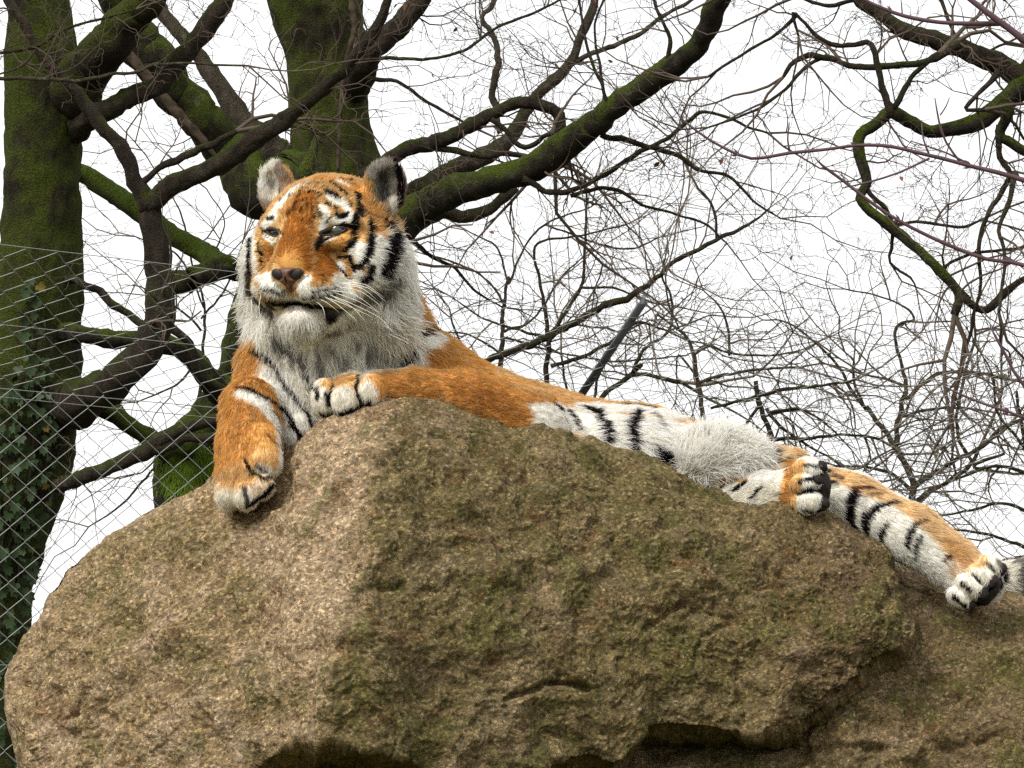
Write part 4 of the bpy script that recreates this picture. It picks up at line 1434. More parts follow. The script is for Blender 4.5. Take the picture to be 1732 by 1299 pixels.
# --- the great mossy tree at the left
dl = 13.0
tl_trunk = rows(dl, (40, -160, 42), (50, -60, 48), (64, 20, 54), (72, 110, 62), (73, 220, 65), (71, 340, 66), (66, 450, 70), (60, 560, 74), (52, 650, 86), (36, 740, 92), (14, 830, 92), (-12, 930, 86), (-26, 1040, 84))
tl_trunk += to_ground(-26, 1040, dl, 84)
left_tree, _ = tree('tree', (-26, 1040, dl), 'thick mossy tree trunk at the left edge, ivy on its lower half', tl_trunk, bM, [
    (rows(dl, (85, 230, 52, 13.05), (120, 170, 46, 12.95), (160, 105, 40, 12.8), (205, 50, 34, 12.7), (250, -5, 28, 12.6), (300, -70, 22, 12.5)), bM, dict(per_m=5, L=0.5, r=.004, maxl=2)),
    (rows(12.8, (120, 225, 22, 12.95), (165, 192, 19), (215, 168, 18), (262, 148, 18), (300, 105, 18), (335, 60, 17), (380, 0, 16), (415, -60, 15)), bD, dict(per_m=5, L=0.55, r=.0045, maxl=2)),
    (rows(12.4, (105, 690, 44, 12.9), (150, 668, 34, 12.7), (200, 640, 28), (238, 604, 28), (262, 558, 26), (272, 505, 25), (268, 440, 21), (254, 370, 20), (250, 340, 20)), bD, None),
    (rows(12.4, (252, 352, 19), (230, 305, 14), (196, 236, 12), (165, 205, 12), (135, 165, 11), (100, 128, 9.5), (72, 95, 9), (48, 55, 8), (14, 0, 7), (-15, -50, 6)), bD, dict(per_m=11, L=0.55, r=.004, maxl=2)),
    (rows(12.4, (250, 350, 19), (282, 320, 17), (330, 295, 16), (385, 266, 17), (430, 236, 17), (480, 204, 14), (525, 170, 13), (565, 135, 12), (598, 100, 11), (640, 40, 9), (670, -40, 7), dd=-.4), bD, dict(per_m=12, L=0.6, r=.0045, maxl=2)),
    (rows(12.4, (236, 308, 8), (262, 288, 8), (290, 270, 9), (330, 255, 9), (365, 240, 8), (400, 222, 6)), bD, dict(per_m=9, L=0.4, r=.004, maxl=2)),
    (rows(12.4, (268, 470, 22), (300, 478, 20), (335, 466, 20), (390, 452, 19), (450, 460, 15), (520, 480, 10), (580, 460, 5), dd=.4), bY, TG),
    (rows(12.7, (100, 470, 9, 12.95), (135, 480, 9), (172, 492, 9.5), (192, 520, 10), (225, 542, 9), (256, 560, 9, 12.5)), bD, dict(per_m=7, L=0.35, r=.0035, maxl=1)),
    (rows(12.7, (95, 560, 17, 12.95), (140, 564, 15), (190, 574, 15), (240, 578, 15), (290, 586, 16), (330, 612, 18), (360, 648, 20), (390, 690, 24, 13.1)), bY, dict(per_m=3, L=0.3, r=.0035, maxl=1)),
    (rows(12.6, (270, 545, 11), (305, 572, 10), (335, 610, 10), (355, 645, 10), (385, 665, 9)), bD, None),
    (rows(12.9, (130, 660, 22), (180, 690, 15), (215, 715, 15), (255, 745, 16), (290, 770, 18)), bS, None),
    (rows(12.3, (100, 822, 12, 12.8), (140, 808, 13), (195, 788, 13), (245, 768, 14), (265, 748, 14), (300, 728, 12), (345, 716, 11), (400, 705, 10)), bD, dict(per_m=6, L=0.4, r=.0035, maxl=2, sag=-.06)),
    (rows(12.3, (255, 765, 12), (300, 755, 10), (345, 742, 9), (400, 735, 8)), bD, None),
    (rows(12.3, (0, 90, 4), (60, 80, 4), (110, 50, 3.5), (180, 30, 3), (230, 15, 2)), bD, dict(per_m=14, L=0.4, r=.003, maxl=2)),
    (rows(12.1, (-20, 134, 4.5), (50, 133, 5), (125, 136, 5), (185, 128, 4.5), (230, 124, 4), (262, 108, 4), (330, 108, 3), (420, 112, 2.5)), bG, dict(per_m=12, L=0.45, r=.003, maxl=2)),
    (rows(12.2, (62, 82, 3), (38, 110, 3), (10, 122, 2.5), (-30, 135, 2)), bG, dict(per_m=14, L=0.4, r=.003, maxl=2)),
], tn=110, trough=.10)

# --- the mossy tree behind the tiger's head
dm = 15.5
tm_trunk = rows(dm, (505, -170, 80), (520, -60, 78), (535, 20, 76), (548, 90, 69), (556, 160, 69), (560, 220, 72), (566, 280, 80), (572, 360, 84), (580, 500, 90), (586, 640, 95), (590, 800, 100))
tm_trunk += to_ground(590, 800, dm, 100)
mid_tree, mst = tree('tree', (590, 800, dm), 'mossy tree with the massive fork just behind the tiger\'s head', tm_trunk, bM, [
    (rows(dm, (560, 330, 66), (490, 330, 62, 15.3), (425, 305, 46, 15.2), (385, 256, 38), (340, 203, 36), (300, 150, 35), (262, 98, 36), (225, 45, 33), (185, -20, 30), (150, -90, 26), dd=-.6), M['bark_mid'], dict(per_m=4, L=.5, r=.004, maxl=2)),
    (rows(15.6, (545, 330, 40), (490, 290, 36), (448, 250, 28), (418, 212, 20), (392, 180, 18), (360, 130, 15), (325, 85, 13), (290, 40, 13), (262, -5, 13), (240, -60, 11)), bG, dict(per_m=7, L=.5, r=.004, maxl=2)),
    (rows(15.0, (600, 150, 26, 15.4), (622, 105, 22), (650, 66, 20), (685, 28, 18), (720, -15, 17), (760, -70, 15)), bD, dict(per_m=12, L=.7, r=.005, maxl=2)),
    (rows(15.3, (580, 520, 60), (640, 425, 46), (688, 370, 35), (745, 333, 27), (800, 312, 25), (860, 297, 25), (920, 270, 24), (965, 240, 23), (1005, 208, 23), (1050, 172, 21), (1100, 140, 21), (1150, 108, 20), (1180, 72, 19), (1208, 25, 18), (1232, -30, 17), (1250, -90, 15), dd=-1.5), M['bark_mid'], dict(per_m=10, L=.75, r=.005, maxl=2, start=.2)),
    (rows(15.9, (640, 380, 22), (690, 330, 17), (740, 302, 16), (790, 280, 16), (835, 255, 15), (868, 228, 13), (885, 195, 11), (910, 160, 10), (945, 128, 10), (972, 95, 8), (985, 55, 8), (1003, 10, 7), (1015, -40, 6)), bG, dict(per_m=12, L=.7, r=.0045, maxl=2, start=.2)),
    (rows(15.9, (968, 105, 7), (1000, 88, 6), (1040, 78, 6), (1075, 62, 5.5), (1120, 30, 5), (1175, -5, 4), (1220, -40, 3)), bG, dict(per_m=14, L=.6, r=.004, maxl=2)),
    (rows(15.0, (610, 300, 14), (660, 268, 12), (700, 250, 13), (750, 234, 13), (800, 213, 12), (838, 192, 11), (868, 176, 11), (905, 176, 11), (938, 188, 11), (950, 205, 10), (942, 228, 9), (939, 242, 6)), bD, dict(per_m=12, L=.7, r=.0045, maxl=2, start=.15)),
    (rows(15.0, (720, 246, 9), (760, 253, 8), (810, 260, 7), (860, 263, 7), (908, 268, 6)), bD, dict(per_m=8, L=.4, r=.0035, maxl=2)),
    (rows(14.8, (830, 200, 7), (858, 222, 6), (880, 245, 6), (905, 244, 6), (922, 228, 5), (935, 225, 5)), bD, dict(per_m=8, L=.35, r=.0035, maxl=1)),
    (rows(15.6, (848, 225, 7), (842, 185, 8), (833, 155, 8.5), (841, 110, 8), (834, 65, 7), (816, 30, 6), (838, 5, 6), (850, -40, 5)), bG, dict(per_m=12, L=.55, r=.004, maxl=2)),
    (rows(15.2, (650, 420, 26), (700, 385, 16), (745, 360, 12), (785, 366, 11), (820, 356, 10), (848, 335, 9), (872, 314, 9)), bG, dict(per_m=6, L=.5, r=.004, maxl=2)),
    (rows(14.7, (885, 305, 8), (915, 322, 7), (950, 327, 7), (985, 318, 6), (1030, 290, 6), (1080, 258, 6), (1130, 232, 5), (1165, 205, 5), (1200, 190, 4), (1300, 225, 3)), bD, dict(per_m=12, L=.6, r=.004, maxl=2)),
    (rows(14.7, (965, 328, 5), (1010, 320, 5), (1050, 325, 4.5), (1085, 345, 4), (1130, 358, 3.5), (1190, 378, 3), (1230, 410, 2)), bD, dict(per_m=14, L=.55, r=.0035, maxl=2)),
    (rows(14.5, (1020, 225, 8), (1060, 235, 7), (1095, 247, 6.5), (1140, 262, 6), (1180, 285, 4.5), (1230, 300, 4), (1280, 345, 3), (1320, 370, 2)), bD, dict(per_m=14, L=.6, r=.004, maxl=2)),
    (rows(15.0, (620, 130, 6), (670, 140, 5), (710, 165, 4.5), (760, 190, 4), (800, 215, 3)), bD, dict(per_m=16, L=.6, r=.004, maxl=2)),
    (rows(14.9, (640, 98, 5), (720, 100, 4), (790, 85, 3.5), (850, 40, 3.5), (920, 15, 3), (980, -20, 2)), bD, dict(per_m=18, L=.6, r=.004, maxl=2)),
    (rows(14.6, (1000, 205, 5), (1020, 160, 4), (1000, 100, 4), (985, 40, 3.5), (975, -30, 3)), bD, dict(per_m=14, L=.6, r=.004, maxl=2)),
    (rows(14.4, (1030, 190, 5), (1005, 60, 3), (1020, 0, 3)), bD, dict(per_m=14, L=.6, r=.004, maxl=2)),
    (rows(15.3, (690, 400, 7), (730, 432, 5), (770, 455, 4), (800, 490, 3), (850, 520, 2)), bD, dict(per_m=14, L=.5, r=.0035, maxl=2)),
    (rows(14.2, (1130, 118, 7), (1128, 60, 5), (1110, 20, 4), (1100, -30, 3)), bD, dict(per_m=14, L=.6, r=.004, maxl=2)),
    (rows(15.6, (580, 560, 34, 15.5), (500, 500, 24, 15.45), (430, 468, 20, 15.4), (390, 452, 18, 15.4), (340, 425, 18), (300, 402, 18), (262, 378, 17), (228, 352, 17), (195, 325, 17), (150, 300, 16), (100, 285, 14)), bS, None),
], tn=110, trough=0.12)
# the torn strip of bare wood along its forked limb
so, _, _ = branch_mesh('split_wood', rows(14.75, (198, 66, 4), (235, 112, 8), (275, 162, 9), (315, 207, 8), (350, 245, 6), (366, 268, 2)), M['split'], mid_tree, 14, .02, 0.45, 0, 3)
so['label'] = 'reddish torn bare wood on the forked limb'
so, _, _ = branch_mesh('split_wood', rows(14.65, (592, -10, 5), (600, 50, 5), (584, 110, 3.5), (575, 200, 4), (572, 290, 3)), M['split'], mid_tree, 10, .02, 0.7, 0, 5)
so['label'] = 'brown rotten streak down the mossy trunk'
for k in range(46):
    pth, _ = rnd.choice(mst)
    p = pth[rnd.randrange(2, 8)]
    place_leaf(DEADLEAF, 'dead_leaf', mid_tree, p, rnd.uniform(.018, .034), (rnd.uniform(1.8, 4.2), rnd.uniform(-.8, .8), rnd.uniform(0, 6.3)))

# --- moss-covered low tree between the fence and the tiger's hanging paw
dn_ = 14.0
low_trunk = rows(dn_, (540, 230, 5), (510, 310, 16), (475, 400, 26), (445, 480, 34), (425, 560, 38), (402, 640, 42), (375, 700, 46), (338, 745, 50), (318, 785, 54), (318, 840, 56)) + to_ground(318, 840, dn_, 56)
low_tree, _ = tree('tree', (318, 840, dn_), 'low bright green moss-covered tree behind the hanging front paw', low_trunk, bY, [
    (rows(13.8, (395, 680, 26), (372, 655, 22), (345, 628, 16)), bY, None),
    (rows(13.8, (330, 760, 20), (300, 745, 16), (262, 748, 14), (225, 722, 13), (190, 690, 12)), bS, None)], tn=48, trough=.2)
# hanging moss strands: too many to count
mo = np.random.RandomState(3)
NS = 1500
mu = 266 + 98 * mo.rand(NS); mv = 748 + 78 * mo.rand(NS)
mp0 = np.array([P(a, b, 13.845 + 0.13 * ((a - 318) / 56) ** 2) for a, b in zip(mu, mv)])
ml = 0.03 + 0.05 * mo.rand(NS)
mpath = np.stack([mp0 + np.stack([mo.normal(0, .006, NS) * k, -0.02 * math.sin(k) * np.ones(NS), -ml * k / 2], -1) for k in range(3)], 1)
M['moss'] = plain('hanging_moss', (0.11, 0.17, 0.02), 0.9, 0.1, 0.4, 6.0)
mv_, mf_ = tubes(mpath, np.linspace(1, .3, 3)[None] * np.full((NS, 1), 0.003), 3, cap=False)
tag(obj('moss', mv_, mf_[0], M['moss'], low_tree), kind='stuff')

# --- the crooked tree reaching in from the right
dr = 12.5
right_trunk = rows(dr, (1960, -300, 50), (1900, -100, 60), (1860, 150, 70), (1850, 400, 76), (1860, 700, 82), (1870, 900, 86)) + to_ground(1870, 900, dr, 86)
TR = dict(per_m=15, L=.48, r=.0045, maxl=2)
right_tree, _ = tree('tree', (1870, 900, dr), 'crooked bare tree whose gnarled limbs reach in at the right', right_trunk, bM, [
    (rows(dr, (1860, 170, 34), (1790, 140, 28), (1732, 128, 22), (1690, 108, 18), (1635, 86, 16), (1575, 66, 15), (1525, 48, 13), (1490, 25, 10), (1455, 5, 9), (1440, -30, 8)), bD, TR),
    (rows(dr, (1850, 120, 30), (1790, 120, 24), (1735, 142, 22), (1700, 172, 17), (1660, 200, 15), (1610, 219, 13), (1570, 222, 11), (1535, 206, 11), (1505, 190, 12), (1482, 212, 10), (1456, 226, 10), (1452, 262, 10), (1466, 308, 9), (1454, 336, 8), (1490, 372, 9), (1530, 402, 9), (1565, 432, 8.5), (1600, 470, 8.5), (1622, 498, 8), (1614, 532, 7), dd=-.3), bY, TR),
    (rows(12.2, (1618, 495, 9), (1645, 512, 9), (1668, 520, 10), (1690, 505, 10), (1715, 480, 8), (1760, 460, 7)), bD, TR),
    (rows(12.2, (1505, 192, 9), (1492, 150, 8), (1482, 95, 7), (1466, 72, 7), (1425, 76, 6), (1385, 60, 5.5), (1355, 30, 4), (1342, 18, 4), (1350, 60, 3)), bD, TR),
    (rows(12.3, (1512, 184, 8), (1535, 150, 6.5), (1555, 120, 6), (1585, 95, 7)), bD, TR),
    (rows(12.3, (1625, 84, 11), (1580, 102, 8), (1530, 112, 8), (1480, 115, 8), (1440, 108, 7), (1400, 95, 8), (1370, 92, 7), (1340, 110, 6), (1325, 130, 4)), bD, TR),
    (rows(12.2, (1700, 178, 13), (1692, 215, 9), (1695, 240, 9), (1725, 252, 9), (1760, 265, 9)), bY, TR),
    (rows(12.2, (1692, 215, 9), (1690, 262, 7), (1708, 288, 7), (1692, 325, 6), (1670, 365, 5.5), (1656, 420, 5), (1660, 480, 4), (1640, 560, 4), (1620, 640, 3)), bD, TR),
    (rows(12.1, (1690, 118, 9), (1668, 140, 6), (1640, 172, 5), (1636, 186, 5), (1665, 182, 5)), bD, TR),
    (rows(12.6, (1732, 120, 12), (1760, 90, 14), (1800, 60, 14)), bD, None),
    (rows(12.1, (1716, 290, 8), (1705, 330, 6), (1690, 390, 5), (1700, 450, 4.5), (1690, 530, 4)), bG, TR),
    (rows(12.3, (1470, 320, 6), (1500, 350, 6), (1512, 375, 5), (1550, 375, 4), (1620, 382, 4), (1660, 370, 3)), bD, TR),
    (rows(12.3, (1512, 380, 5), (1508, 420, 4), (1505, 445, 3.5), (1540, 470, 3), (1550, 490, 2)), bD, TR),
    (rows(12.6, (1400, 92, 5), (1370, 110, 4.5), (1330, 150, 4), (1290, 180, 3.5), (1250, 200, 3), (1200, 215, 2.5)), bD, TR),
    (rows(12.7, (1345, 28, 5), (1310, 60, 4), (1260, 90, 3.5), (1200, 130, 3)), bD, TR),
    (rows(12.6, (1450, 0, 6), (1400, 10, 5), (1350, -5, 4)), bD, TR),
    (rows(12.7, (1590, -10, 5), (1615, 60, 4), (1650, 90, 4), (1700, 75, 3)), bD, TR),
    (rows(12.4, (1640, 505, 6), (1600, 455, 4), (1640, 430, 4), (1720, 420, 4)), bD, TR),
], tn=32)

# --- thinner bare trees farther off, each with its own stems
DENS = 0.46
TB = dict(per_m=13, L=.66, r=.0058, maxl=2)
TB2 = dict(per_m=16, L=.66, r=.006, maxl=2)


def far_tree(base, label, d, stem, rest, spec=TB, mat=bD):
    rr = rows(d, *stem)
    u0, v0, r0 = stem[-1][:3]
    tr_ = rr + to_ground(u0, v0, d, r0)
    br = [(rows(d, *b), mat, spec) for b in rest]
    br.append((rr, mat, spec))
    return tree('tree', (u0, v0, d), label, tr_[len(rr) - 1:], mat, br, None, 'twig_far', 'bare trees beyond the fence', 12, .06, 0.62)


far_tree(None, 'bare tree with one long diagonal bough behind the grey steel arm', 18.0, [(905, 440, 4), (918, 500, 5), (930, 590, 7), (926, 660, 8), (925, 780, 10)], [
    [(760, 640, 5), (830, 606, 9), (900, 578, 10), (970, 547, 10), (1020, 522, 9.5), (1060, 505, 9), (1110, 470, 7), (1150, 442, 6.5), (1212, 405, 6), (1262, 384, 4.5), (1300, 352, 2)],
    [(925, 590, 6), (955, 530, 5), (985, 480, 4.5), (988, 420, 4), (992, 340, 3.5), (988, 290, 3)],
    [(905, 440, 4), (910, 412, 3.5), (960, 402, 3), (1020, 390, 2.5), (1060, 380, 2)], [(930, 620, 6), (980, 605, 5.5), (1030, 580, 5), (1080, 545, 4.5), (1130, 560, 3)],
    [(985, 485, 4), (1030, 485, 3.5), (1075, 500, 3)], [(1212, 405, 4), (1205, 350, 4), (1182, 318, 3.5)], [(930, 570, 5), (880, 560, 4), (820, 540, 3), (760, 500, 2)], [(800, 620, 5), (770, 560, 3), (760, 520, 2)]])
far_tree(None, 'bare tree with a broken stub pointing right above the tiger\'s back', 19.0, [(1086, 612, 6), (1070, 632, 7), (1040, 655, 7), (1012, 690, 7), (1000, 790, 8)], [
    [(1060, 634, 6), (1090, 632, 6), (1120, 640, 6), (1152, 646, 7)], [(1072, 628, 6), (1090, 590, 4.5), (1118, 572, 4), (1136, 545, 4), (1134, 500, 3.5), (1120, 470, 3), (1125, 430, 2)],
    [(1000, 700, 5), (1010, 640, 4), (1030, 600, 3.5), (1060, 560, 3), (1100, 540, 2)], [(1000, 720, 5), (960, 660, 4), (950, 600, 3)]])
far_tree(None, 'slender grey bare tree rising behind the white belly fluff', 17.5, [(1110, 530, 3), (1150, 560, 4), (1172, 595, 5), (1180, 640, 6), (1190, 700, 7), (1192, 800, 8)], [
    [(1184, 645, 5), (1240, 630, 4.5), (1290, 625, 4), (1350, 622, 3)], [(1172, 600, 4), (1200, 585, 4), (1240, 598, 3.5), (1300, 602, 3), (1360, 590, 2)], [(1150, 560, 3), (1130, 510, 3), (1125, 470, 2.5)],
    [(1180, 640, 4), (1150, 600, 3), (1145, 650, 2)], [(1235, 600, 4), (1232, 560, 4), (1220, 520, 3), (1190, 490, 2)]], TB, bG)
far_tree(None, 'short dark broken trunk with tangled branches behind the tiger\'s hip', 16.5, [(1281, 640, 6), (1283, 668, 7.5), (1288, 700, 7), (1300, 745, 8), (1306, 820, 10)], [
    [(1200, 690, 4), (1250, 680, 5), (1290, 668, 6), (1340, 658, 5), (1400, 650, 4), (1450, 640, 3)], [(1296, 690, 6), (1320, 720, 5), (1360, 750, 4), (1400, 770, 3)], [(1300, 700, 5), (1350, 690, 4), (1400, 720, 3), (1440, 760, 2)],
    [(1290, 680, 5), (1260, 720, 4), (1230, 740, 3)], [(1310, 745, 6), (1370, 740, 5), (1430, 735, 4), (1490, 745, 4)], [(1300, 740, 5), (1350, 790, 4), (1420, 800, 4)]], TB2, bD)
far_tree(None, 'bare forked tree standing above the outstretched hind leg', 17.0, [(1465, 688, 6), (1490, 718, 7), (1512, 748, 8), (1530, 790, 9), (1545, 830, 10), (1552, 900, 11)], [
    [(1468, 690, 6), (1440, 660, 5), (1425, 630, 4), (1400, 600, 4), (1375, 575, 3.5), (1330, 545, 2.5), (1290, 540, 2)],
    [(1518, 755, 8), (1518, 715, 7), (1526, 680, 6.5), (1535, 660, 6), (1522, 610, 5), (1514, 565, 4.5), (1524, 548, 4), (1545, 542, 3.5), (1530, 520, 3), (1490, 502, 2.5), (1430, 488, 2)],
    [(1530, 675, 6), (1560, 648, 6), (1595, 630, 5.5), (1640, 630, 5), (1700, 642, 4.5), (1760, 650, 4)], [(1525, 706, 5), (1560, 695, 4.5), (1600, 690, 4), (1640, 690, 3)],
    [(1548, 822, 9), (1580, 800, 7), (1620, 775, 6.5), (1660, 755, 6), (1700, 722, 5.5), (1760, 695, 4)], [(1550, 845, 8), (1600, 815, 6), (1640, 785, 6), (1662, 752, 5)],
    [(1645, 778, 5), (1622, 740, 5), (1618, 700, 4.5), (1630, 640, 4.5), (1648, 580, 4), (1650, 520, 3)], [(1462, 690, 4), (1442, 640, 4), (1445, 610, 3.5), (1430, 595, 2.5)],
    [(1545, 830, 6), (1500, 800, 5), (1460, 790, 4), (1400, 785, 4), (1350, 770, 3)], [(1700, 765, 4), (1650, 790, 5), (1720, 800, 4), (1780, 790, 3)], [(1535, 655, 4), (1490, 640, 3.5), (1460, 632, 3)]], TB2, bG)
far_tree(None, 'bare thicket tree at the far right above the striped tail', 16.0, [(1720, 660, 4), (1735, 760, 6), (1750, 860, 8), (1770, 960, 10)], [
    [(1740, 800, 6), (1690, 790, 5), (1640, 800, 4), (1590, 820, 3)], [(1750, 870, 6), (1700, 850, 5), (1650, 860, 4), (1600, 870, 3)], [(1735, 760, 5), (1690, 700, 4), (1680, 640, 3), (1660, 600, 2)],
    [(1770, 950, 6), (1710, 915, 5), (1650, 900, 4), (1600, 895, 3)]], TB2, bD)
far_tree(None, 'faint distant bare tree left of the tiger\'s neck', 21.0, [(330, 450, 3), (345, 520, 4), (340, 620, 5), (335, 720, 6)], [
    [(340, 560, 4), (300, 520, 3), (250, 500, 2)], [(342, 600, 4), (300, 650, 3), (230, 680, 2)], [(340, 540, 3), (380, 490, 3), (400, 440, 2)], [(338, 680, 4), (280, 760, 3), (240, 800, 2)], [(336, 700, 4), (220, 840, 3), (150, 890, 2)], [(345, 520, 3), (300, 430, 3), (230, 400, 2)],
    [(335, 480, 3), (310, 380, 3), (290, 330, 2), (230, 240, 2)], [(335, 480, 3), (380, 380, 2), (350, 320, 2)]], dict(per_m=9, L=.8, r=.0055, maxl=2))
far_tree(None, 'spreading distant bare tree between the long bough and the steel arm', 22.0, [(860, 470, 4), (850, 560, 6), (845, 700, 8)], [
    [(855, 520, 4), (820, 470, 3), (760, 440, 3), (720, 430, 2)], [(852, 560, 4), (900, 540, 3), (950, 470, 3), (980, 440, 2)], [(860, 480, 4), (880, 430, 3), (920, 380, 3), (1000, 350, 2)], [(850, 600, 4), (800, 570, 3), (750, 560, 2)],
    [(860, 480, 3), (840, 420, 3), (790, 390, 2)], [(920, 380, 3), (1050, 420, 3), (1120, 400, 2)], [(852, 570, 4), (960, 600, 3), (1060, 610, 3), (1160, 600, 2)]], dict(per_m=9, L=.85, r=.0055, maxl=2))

# --- pale purple shoots of a shrub close by, in front of the rest
ds = 5.6
sh = empty('shrub', (P(1990, 600, ds)[0], P(1990, 600, ds)[1], 0))
tag(sh, 'bare shrub with smooth purple shoots reaching in front of the right trees', 'shrub')
shoots = [
    [(1985, 420, 10), (1850, 345, 8), (1732, 306, 6.5), (1640, 281, 5.5), (1570, 262, 5), (1510, 248, 4.5), (1450, 246, 4.2), (1390, 253, 4), (1335, 258, 4.5), (1272, 268, 4), (1225, 250, 3.6), (1185, 226, 3.2), (1158, 205, 2.6), (1147, 194, 1.2)],
    [(1990, 620, 10), (1860, 500, 8), (1732, 448, 5.5), (1670, 438, 5), (1600, 412, 5), (1540, 384, 4.6), (1480, 347, 4.2), (1425, 304, 4), (1395, 283, 3.6), (1379, 268, 1.5)],
    [(1985, 980, 11), (1860, 800, 7), (1732, 655, 4.5), (1705, 608, 4.2), (1685, 572, 3.4), (1674, 550, 1.4)],
    [(1985, 900, 11), (1850, 760, 5), (1732, 707, 3.6), (1665, 683, 3.2), (1610, 660, 2.6), (1594, 651, 1.2)],
    [(1990, 330, 11), (1850, 160, 10), (1732, 64, 9), (1690, 36, 8.5), (1640, -2, 6.5), (1600, -30, 6)],
    [(1690, 40, 7), (1640, 40, 6), (1590, 36, 5.2), (1530, 26, 5), (1490, 12, 4.5), (1462, -2, 4), (1440, -20, 3.5)],
    [(1336, 256, 2.6), (1332, 235, 2.3), (1335, 207, 1.4)], [(1626, 276, 3), (1600, 240, 2.8), (1588, 205, 2.6), (1581, 165, 1.4)], [(1590, 195, 1.8), (1600, 180, 1.6), (1606, 165, 1.1)],
    [(1572, 262, 2.6), (1562, 235, 2.3), (1559, 208, 1.2)], [(1572, 268, 3), (1520, 292, 2.8), (1470, 308, 2.6), (1425, 318, 1.5)], [(1650, 283, 2.6), (1600, 258, 2.4), (1540, 238, 1.5)],
    [(1526, 25, 2), (1524, 0, 1.3)], [(1606, 412, 2), (1604, 395, 1.2)], [(1688, 441, 2), (1689, 425, 1.2)], [(1526, 374, 2), (1529, 358, 1.1)]]
branch_mesh('stem', rows(ds, (1985, 330, 8), (1990, 500, 12), (1992, 700, 14), (1988, 980, 16)) + to_ground(1988, 980, ds, 16), M['shoot'], sh, 12, .04, .1, 0, 2)
for i, p in enumerate(shoots):
    o, pth, rad = branch_mesh('shoot', rows(ds + 0.02 * i, *p), M['shoot'], sh, 8, 0.02, 0.10, 0.5, i, 0.7)
    if i < 6:
        for k in range(8, len(pth) - 2, 9):                 # buds in pairs
            for s_ in (-1, 1):
                tg = pth[k + 1] - pth[k]; tg /= np.linalg.norm(tg)
                side = np.cross(tg, FV) * s_; side /= np.linalg.norm(side)
                b0_ = pth[k] + side * rad[k] * .7
                v_, f_ = tubes(np.array([[b0_, b0_ + (side * .5 + tg) * .004, b0_ + (side * .6 + tg * 1.4) * .008]]), np.array([[.0016, .0022, .0003]]), 6)
                obj('bud', v_, f_, M['shoot'], o)

# --- ivy climbing the left trunk
ivy = empty('ivy', (P(-26, 1040, dl)[0], P(-26, 1040, dl)[1], 0))
tag(ivy, 'dark green ivy climbing the lower half of the left tree trunk', 'ivy')
IVP = [(0, 0), (.3, -.12), (.55, .12), (.36, .36), (.42, .66), (.16, .62), (0, 1.0), (-.16, .62), (-.42, .66), (-.36, .36), (-.55, .12), (-.3, -.12)]
IVY = leaf_mesh('leaf', IVP, .18, M['ivy']); IVO = leaf_mesh('leaf', IVP, .18, M['ivy_old'])
tt_ = np.array(tl_trunk)
for i in range(298):
    v = rnd.uniform(470, 1295) if i > 110 else rnd.uniform(640, 1000)
    uc = np.interp(v, tt_[:11 + 2, 1], tt_[:13, 0]); rr_ = np.interp(v, tt_[:13, 1], tt_[:13, 3])
    lo_ = -0.9 if v > 640 else -0.35
    a = rnd.uniform(max(lo_, (-uc - 6) / rr_), min(0.9, 0.15 + (v - 470) / 500 * 0.9))
    u = uc + rr_ * a
    dd_ = dl - math.sqrt(max(0, 1 - a * a)) * rr_ * K * dl * 1.04 - 0.02 - rnd.uniform(0, .05)
    place_leaf(IVO if rnd.random() < .025 else IVY, 'leaf', ivy, P(u, v, dd_), rnd.uniform(.026, .052), (math.pi + rnd.gauss(.35, .35), rnd.gauss(0, .5), a * 0.8 + rnd.gauss(0, .45)))
for k in range(5):
    pp = []
    for v in np.linspace(1290, 480 + 60 * k, 14):
        uc = np.interp(v, tt_[:13, 1], tt_[:13, 0]); rr_ = np.interp(v, tt_[:13, 1], tt_[:13, 3])
        a = -.2 + .22 * k + .12 * math.sin(v / 70 + k)
        a = max(a, (-uc) / rr_)
        pp.append((uc + rr_ * a, v, dl - math.sqrt(max(0, 1 - a * a)) * rr_ * K * dl * 1.02, 2.2))
    branch_mesh('stem', pp, bD, ivy, 6, .06, .1, 0, k)

# ------------------------------------------------------------------ chain-link fence with its inward arm
fa = P(0, 655, 10.0); fb = P(1732, 655, 12.4)
fd = np.array([fb[0] - fa[0], fb[1] - fa[1], 0]); fd /= np.linalg.norm(fd)
fn = np.array([fd[1], -fd[0], 0])
if fn[1] > 0:
    fn = -fn
ztop = fa[2]
fence = empty('fence', (fa[0], fa[1], 0))
tag(fence, 'galvanised chain-link fence with a slanted top, behind the boulder', 'fence')
CW, CH = 0.103, 0.086
ARM = 0.55
arm_dir = (fn * .83 + np.array([0, 0, 1]) * .56)


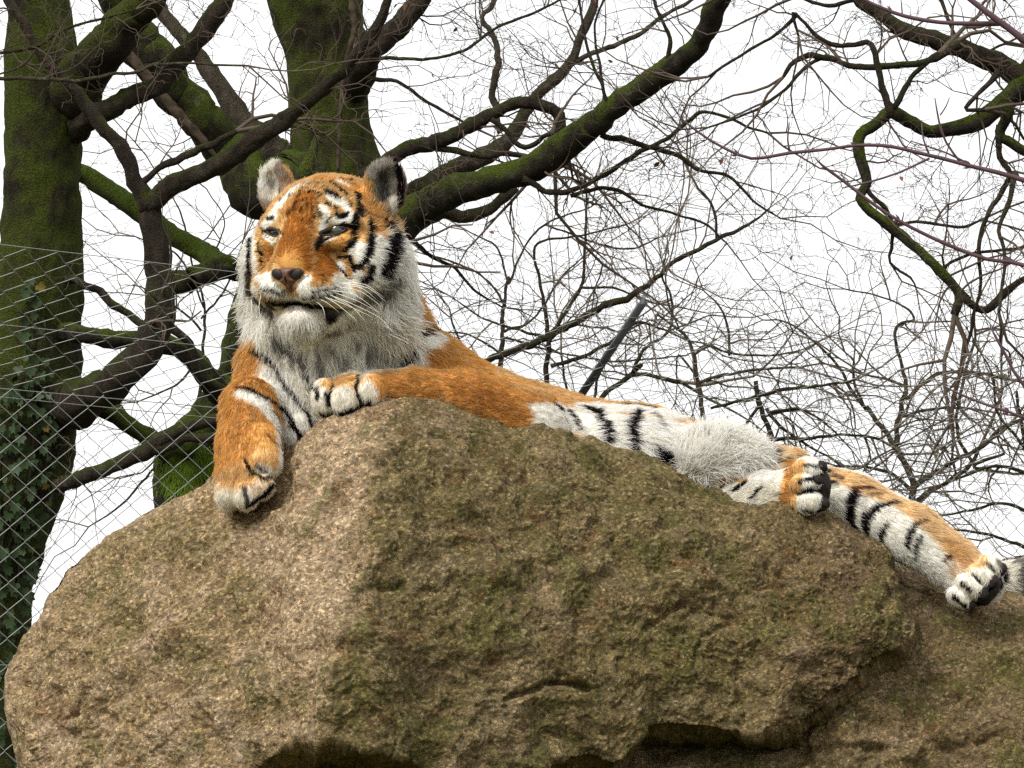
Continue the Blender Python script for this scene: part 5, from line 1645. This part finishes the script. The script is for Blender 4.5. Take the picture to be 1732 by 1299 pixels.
def link_panel(o, up, ncol, nrow, sag, seed):
    """zigzag wires hooked into their neighbours; o lower corner, up direction of the rows"""
    pa = []
    rs_ = np.random.RandomState(seed)
    nrml = np.cross(fd, up)
    j = np.arange(nrow * 2 + 1)
    for i in range(ncol):
        ph = 1 if i % 2 == 0 else -1
        x = i * CW / 2 + CW / 4 * ph * np.where(j % 2 == 0, 1, -1)
        y = j * CH / 2
        base = o + fd * x[:, None] + up * y[:, None] + nrml * (0.0035 * ph * np.where(j % 2 == 0, 1, -1))[:, None]
        bul = sag * np.sin(math.pi * y / y[-1]) * (0.6 + 0.5 * np.sin((i * CW / 2) * 2.1 + seed))
        base = base + np.outer(bul, np.array([0, 0, -1.0])) + 0.006 * np.stack([noise(base * 1.7 + seed), noise(base * 1.7 + 9), noise(base * 1.7 + 19)], -1)
        pa.append(base)
    pa = np.array(pa)
    # round the bends: three points at each corner
    fine = []
    for k in range(pa.shape[1]):
        if k > 0:
            fine.append(pa[:, k] * .86 + pa[:, k - 1] * .14)
        fine.append(pa[:, k])
        if k < pa.shape[1] - 1:
            fine.append(pa[:, k] * .86 + pa[:, k + 1] * .14)
    return np.stack(fine, 1)


o_ = np.array([fa[0], fa[1], 0]) - fd * 0.6
ncol = int(6.2 / (CW / 2))
nr_ = int(ztop / CH)
pan = link_panel(o_ + np.array([0, 0, ztop - nr_ * CH]), np.array([0, 0, 1.0]), ncol, nr_, 0, 1)
keep = pan[:, pan.shape[1] - (26 * 6 + 1):] if nr_ > 26 else pan
v_, f_ = tubes(keep, np.full(keep.shape[:2], 0.00135), 4, cap=False)
tag(obj('wire_mesh', v_, f_[0], M['wire'], fence), kind='stuff')
rest = pan[:, :pan.shape[1] - (26 * 6 + 1) + 1][:, ::3]
v_, f_ = tubes(rest, np.full(rest.shape[:2], 0.00165), 3, cap=False)
tag(obj('wire_mesh', v_, f_[0], M['wire'], fence), kind='stuff')
o2 = np.array([o_[0], o_[1], ztop]) + arm_dir * .01
pan = link_panel(o2, arm_dir / np.linalg.norm(arm_dir), ncol, int(ARM / CH) + 1, 0.03, 2)
v_, f_ = tubes(pan, np.full(pan.shape[:2], 0.00125), 4, cap=False)
wm = tag(obj('wire_mesh', v_, f_[0], M['wire'], fence), kind='stuff')
wm['label'] = 'slanted upper strip of the wire mesh'


def strand(a, b, sag, r=0.0014):
    t = np.linspace(0, 1, 40)[:, None]
    p = a + (b - a) * t - np.array([0, 0, 1.0]) * sag * np.sin(math.pi * t)
    v_, f_ = tubes(p[None], np.full((1, 40), r), 5)
    obj('strain_wire', v_, f_, M['wire'], fence)


end = o_ + fd * 6.2
zt = lambda p, z: np.array([p[0], p[1], z])
strand(zt(o_, ztop), zt(end, ztop), .012); strand(zt(o_, ztop - .02), zt(end, ztop - .03), .03); strand(zt(o_, ztop - .85), zt(end, ztop - .85), .02)
strand(zt(o_, ztop) + arm_dir * ARM * .52, zt(end, ztop) + arm_dir * ARM * .52, .02); strand(zt(o_, ztop) + arm_dir * (ARM + .07), zt(end, ztop) + arm_dir * (ARM + .07), .015)


def box_bar(a, b, w, h, ref):
    t = (b - a) / np.linalg.norm(b - a)
    s1 = np.cross(t, ref); s1 /= np.linalg.norm(s1); s2 = np.cross(s1, t)
    c = [(-1, -1), (1, -1), (1, 1), (-1, 1)]
    v = np.array([e + s1 * x * w / 2 + s2 * y * h / 2 for e in (a, b) for x, y in c])
    f = np.array([(0, 3, 2, 1), (4, 5, 6, 7), (0, 1, 5, 4), (1, 2, 6, 5), (2, 3, 7, 6), (3, 0, 4, 7)])
    return v, f


def fence_post(x, arm_end=None):
    b = o_ + fd * x
    v, f = box_bar(zt(b, -.05), zt(b, ztop - .0), .06, .06, fd)
    po = obj('post', v, f, M['steel'], fence, False)
    a0, a1 = zt(b, ztop - .04), zt(b, ztop) + arm_dir * (ARM + .12)
    v, f = box_bar(a0, a1, .030, .008, np.cross(fd, arm_dir))          # broad flange of the angle iron
    sh_ = fd * .016
    v2, f2_ = box_bar(a0 + sh_ - np.cross(fd, arm_dir) * .017, a1 + sh_ - np.cross(fd, arm_dir) * .017, .007, .026, np.cross(fd, arm_dir))
    ar = obj('arm', np.concatenate([v, v2]), np.concatenate([f, f2_ + 8]), M['steel'], fence, False)
    for k in (.15, .5, .9):
        p = a0 + (a1 - a0) * k
        nb_ = np.cross(fd, arm_dir); nb_ /= np.linalg.norm(nb_)
        nb_ = nb_ if nb_[1] < 0 else -nb_
        v, f = tubes(np.array([[p + nb_ * .003, p + nb_ * .010]]), np.full((1, 2), .007), 6)
        obj('bolt', v, f, M['steel'], ar, False)
    return po


# the post whose arm shows above the tiger's back: solve for its place along the fence
best = min(np.linspace(0, 6, 600), key=lambda x: abs(866 + ((zt(o_ + fd * x, ztop) + arm_dir * (ARM + .12) - CL) @ RV) / (K * ((zt(o_ + fd * x, ztop) + arm_dir * (ARM + .12) - CL) @ FV)) - 1085))
for x in (best, best + 2.6, best - 2.9):
    if -.2 < x < 6.3:
        fence_post(x)
